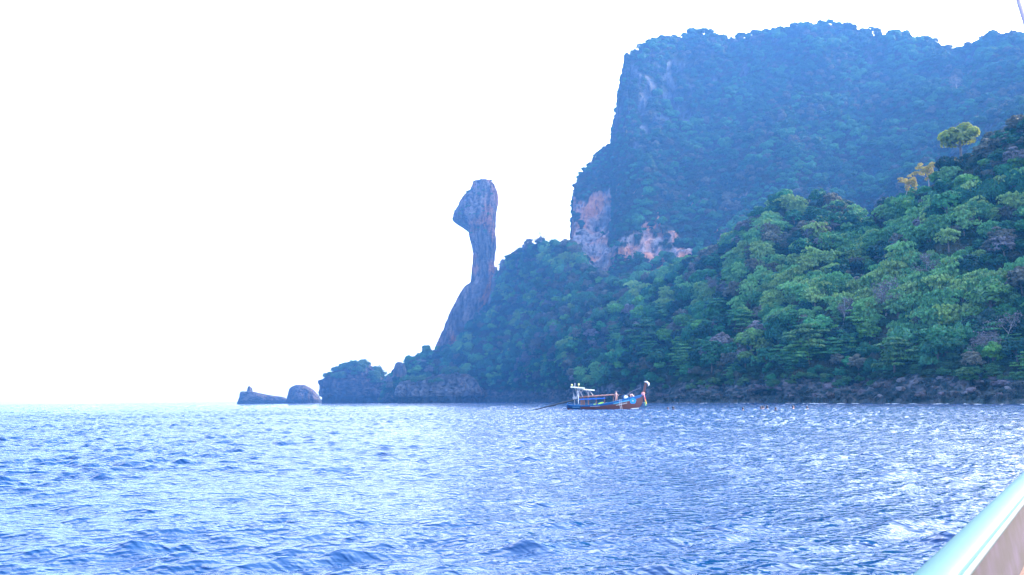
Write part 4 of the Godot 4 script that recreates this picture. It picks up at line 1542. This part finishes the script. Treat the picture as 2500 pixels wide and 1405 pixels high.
	part("shorts", sh.smooth(), mat(lin(0.25, 0.09, 0.08), 0.7), pb)
	var hb := MB.new()
	hb.ball(Vector3(0.76, 0.30, 0), Vector3(0.1, 0.1, 0.1))
	part("hair", hb.smooth(), mat(lin(0.05, 0.03, 0.03), 0.7), pb)

	var bag := thing("bag", "dark blue bag with a white cloth over it on the foredeck", "bag", tf * Vector3(3.45, hull_side(3.45, 0.9, 0.0).y, 0.1), 0.2)
	var bm := MB.new()
	bm.ball(Vector3(0, 0.42, 0), Vector3(0.62, 0.48, 0.4), 10, 14)
	part("bag_body", bm.smooth(), navy, bag)
	var cl := MB.new()
	cl.ball(Vector3(-0.05, 0.45, 0.3), Vector3(0.3, 0.3, 0.16))
	cl.ball(Vector3(0.2, 0.5, 0.3), Vector3(0.25, 0.13, 0.13))
	part("cloth", cl.smooth(), mat(lin(0.7, 0.78, 0.8), 0.7), bag)
	var vests := [[-1.65, 0.86, 0.3, "small yellow green life vest by the cabin's third post"], [-0.85, 0.98, 0.36, "yellow green life vest hanging in the cabin's last opening"], [-0.5, 1.12, 0.3, "upper yellow green life vest in the cabin's last opening"]]
	for q in vests:
		var v := thing("life_vest", q[3], "life vest", tf * Vector3(q[0], q[1] - 0.1, 0.85), 0.0, "life vests in the cabin")
		var mb := MB.new()
		mb.ball(Vector3(-0.1, 0.1, 0), Vector3(q[2] * 0.6, 0.12, 0.1))
		mb.ball(Vector3(0.14, 0.14, 0), Vector3(q[2] * 0.55, 0.13, 0.1))
		part("float_panel", mb.smooth(), mat(lin(0.45, 0.8, 0.05), 0.6), v)

func face(parent: Node, p: Vector3) -> void:
	var e := MB.new()
	for s in [-1.0, 1.0]: e.ball(p + Vector3(0.034 * s, 0.01, -0.012), Vector3(0.011, 0.008, 0.012), 4, 6)
	part("eyes", e.smooth(), mat(lin(0.03, 0.02, 0.02), 0.3), parent)
	var m := MB.new()
	m.ball(p + Vector3(0, -0.065, -0.018), Vector3(0.024, 0.007, 0.012), 4, 6)
	part("mouth", m.smooth(), mat(lin(0.35, 0.1, 0.1), 0.5), parent)

# ---------------------------------------------------------------- swimmers
func build_swimmers() -> void:
	var list := [
		[1631, 998, 0.85, 1, "swimmer low in the water nearest the boat's prow"], [1644, 998, 1.15, 1, "dark haired swimmer just right of the one nearest the prow"],
		[1814, 1000, 0.95, 1, "swimmer at the left end of the main group"],
		[1859, 998, 1.1, 1, "left swimmer of the close pair, turned sideways"], [1864, 997, 1.1, 0, "swimmer with fair skin showing in the close pair"], [1873, 997, 1.25, 1, "dark haired swimmer just right of the close pair"],
		[1894, 1000, 0.9, 1, "swimmer low in the water in the middle of the group"],
		[1937, 997, 1.15, 0, "swimmer with light shoulders right of the group"], [1971, 997, 1.0, 2, "swimmer at the right end of the group"]]
	var bones := [b2(0, 0.12, 0, 0, 0.19, 0.01, 0.085, 0.095), b2(0, 0.0, 0, 0, 0.08, 0, 0.055, 0.055), b2(-0.16, -0.06, 0, 0.16, -0.06, 0, 0.07, 0.07), b2(0, -0.5, 0, 0, -0.1, 0, 0.13, 0.15),
		b2(-0.2, -0.08, 0, -0.36, -0.22, 0.15, 0.05, 0.042), b2(-0.36, -0.22, 0.15, -0.3, -0.1, 0.38, 0.04, 0.03), b2(0.2, -0.08, 0, 0.36, -0.22, 0.15, 0.05, 0.042), b2(0.36, -0.22, 0.15, 0.3, -0.1, 0.38, 0.04, 0.03), b2(0, 0.13, 0.1, 0, 0.115, 0.115, 0.016, 0.014)]
	for s in [-1.0, 1.0]:
		for k in 4: bones.append(b2(s * 0.3, -0.1, 0.38, s * (0.26 + 0.02 * k), -0.11, 0.47, 0.01, 0.008))
		bones.append(b2(s * 0.3, -0.1, 0.37, s * 0.24, -0.1, 0.42, 0.012, 0.009))
	var body := body_mesh(bones, 0.028)
	var hair := MB.new()
	hair.ball(Vector3(0, 0.205, -0.03), Vector3(0.122, 0.125, 0.122))
	var hm := hair.smooth()
	var skins := [mat(lin(0.34, 0.2, 0.17), 0.6), mat(lin(0.08, 0.045, 0.04), 0.6), mat(lin(0.14, 0.08, 0.07), 0.6)]
	var k := 0
	for q in list:
		var d: float = 4000.0 / (q[1] + 2.5 - hz(q[0]))
		var p := at(q[0], q[1], d)
		p.y = 0.12
		var t := thing("person", q[4], "person", p, 0.5 + 1.9 * k, "swimmers off the shore")
		t.scale = Vector3.ONE * 1.2 * q[2]
		part("body", body, skins[q[3]], t)
		part("hair", hm, mat(lin(0.02, 0.018, 0.02), 0.5), t)
		face(t, Vector3(0, 0.14, 0.1))
		k += 1

# ---------------------------------------------------------------- the boat that the picture was taken from
func on_level(x: float, y: float, level: float) -> Vector3:
	var d := cam_fwd + cam_right * ((x - 1250.0) / F) - cam_up * ((y - 702.5) / F)
	return EYE + d * ((level - EYE.y) / d.y)

func build_own_boat() -> void:
	var top := 1.52
	var o0 := on_level(2221, 1405, top)
	var o1 := on_level(2500, 1150, top)
	var i0 := on_level(2332, 1405, top)
	var dirv := (o1 - o0).normalized()
	var side := Vector3(-dirv.z, 0, dirv.x)      # towards the inside of the boat
	if side.dot(i0 - o0) < 0: side = -side
	var wide := (i0 - o0).dot(side)
	var t := thing("boat_gunwale", "near gunwale of the boat at hand, pale cyan rail over worn brown planks", "boat", o0)
	var paint := mat(lin(0.03, 0.135, 0.15), 0.6)
	var edge := mat(lin(0.15, 0.15, 0.19), 0.4)
	var wood := mat(lin(0.05, 0.036, 0.095), 0.85)
	wood.albedo_texture = grain()
	wood.uv1_scale = Vector3(0.8, 0.8, 0.8)
	wood.uv1_triplanar = true
	var frame := mat(lin(0.13, 0.07, 0.06), 0.7)
	var run := func(called: String, prof: Array, m: Material, smooth: bool) -> void:
		var mb := MB.new()
		var n := prof.size()
		for k in 41:
			var s := lerpf(-3.5, 7.0, k / 40.0)
			for q in prof: mb.vert(dirv * s + side * q[0] + Vector3(0, q[1], 0))
		for k in 40:
			for j in n - 1:
				var a := k * n + j
				mb.tri(a, a + 1, a + n + 1)
				mb.tri(a, a + n + 1, a + n)
		part(called, mb.smooth() if smooth else mb.flat(), m, t)
	var cap := []
	for k in 13:
		var a := PI * k / 12.0
		cap.append([wide * 0.5 - cos(a) * wide * 0.5, 0.0 + sin(a) * 0.02 - 0.01])
	cap.push_front([0.0, -0.09])
	cap.append([wide, -0.05])
	cap.append([wide - 0.03, -0.058])
	cap.append([0.0, -0.09])
	run.call("rail", cap, paint, true)
	run.call("white_edge", [[wide - 0.002, -0.022], [wide + 0.006, -0.026], [wide + 0.007, -0.036], [wide - 0.002, -0.038]], edge, false)
	run.call("outer_hull", [[0.01, -0.08], [0.03, -0.5], [0.15, -1.1], [0.4, -1.75]], mat(lin(0.25, 0.6, 0.68), 0.4), true)
	run.call("plank", [[wide - 0.03, -0.058], [wide - 0.012, -0.06], [wide + 0.012, -0.262], [wide - 0.004, -0.264]], wood, false)
	run.call("stringer", [[wide + 0.0, -0.262], [wide + 0.06, -0.266], [wide + 0.062, -0.33], [wide + 0.0, -0.332]], frame, false)
	run.call("plank", [[wide - 0.004, -0.325], [wide + 0.022, -0.333], [wide + 0.05, -0.56], [wide + 0.03, -0.562]], wood, false)
	run.call("plank", [[wide + 0.02, -0.564], [wide + 0.05, -0.566], [wide + 0.1, -0.8], [wide + 0.08, -0.802]], wood, false)
	run.call("floor_board", [[wide + 0.06, -0.8], [wide + 1.4, -0.8], [wide + 1.4, -0.84], [wide + 0.06, -0.84]], frame, false)
	# canopy rope that crosses the top right corner
	var r0 := at(2484, -10, 5.0)
	var r1 := at(2504, 55, 5.0)
	var along := (r1 - r0).normalized()
	var foot := r0 + along * ((top - r0.y) / along.y)
	var rope := thing("awning_rope", "pale awning rope crossing the sky at the top right corner", "rope", foot)
	var mb := MB.new()
	mb.tube([r0 - along * 1.0 - foot, r1 - foot, Vector3.ZERO], [0.014, 0.014, 0.014], 6)
	part("rope", mb.smooth(), mat(lin(0.55, 0.48, 0.6), 0.8), rope)

func grain() -> NoiseTexture2D:
	var t := noise_tex(0.012, 5, 21, 512)
	var g := Gradient.new()
	g.set_color(0, Color(0.2, 0.17, 0.2))
	g.set_color(1, Color(1, 0.97, 1))
	t.color_ramp = g
	return t
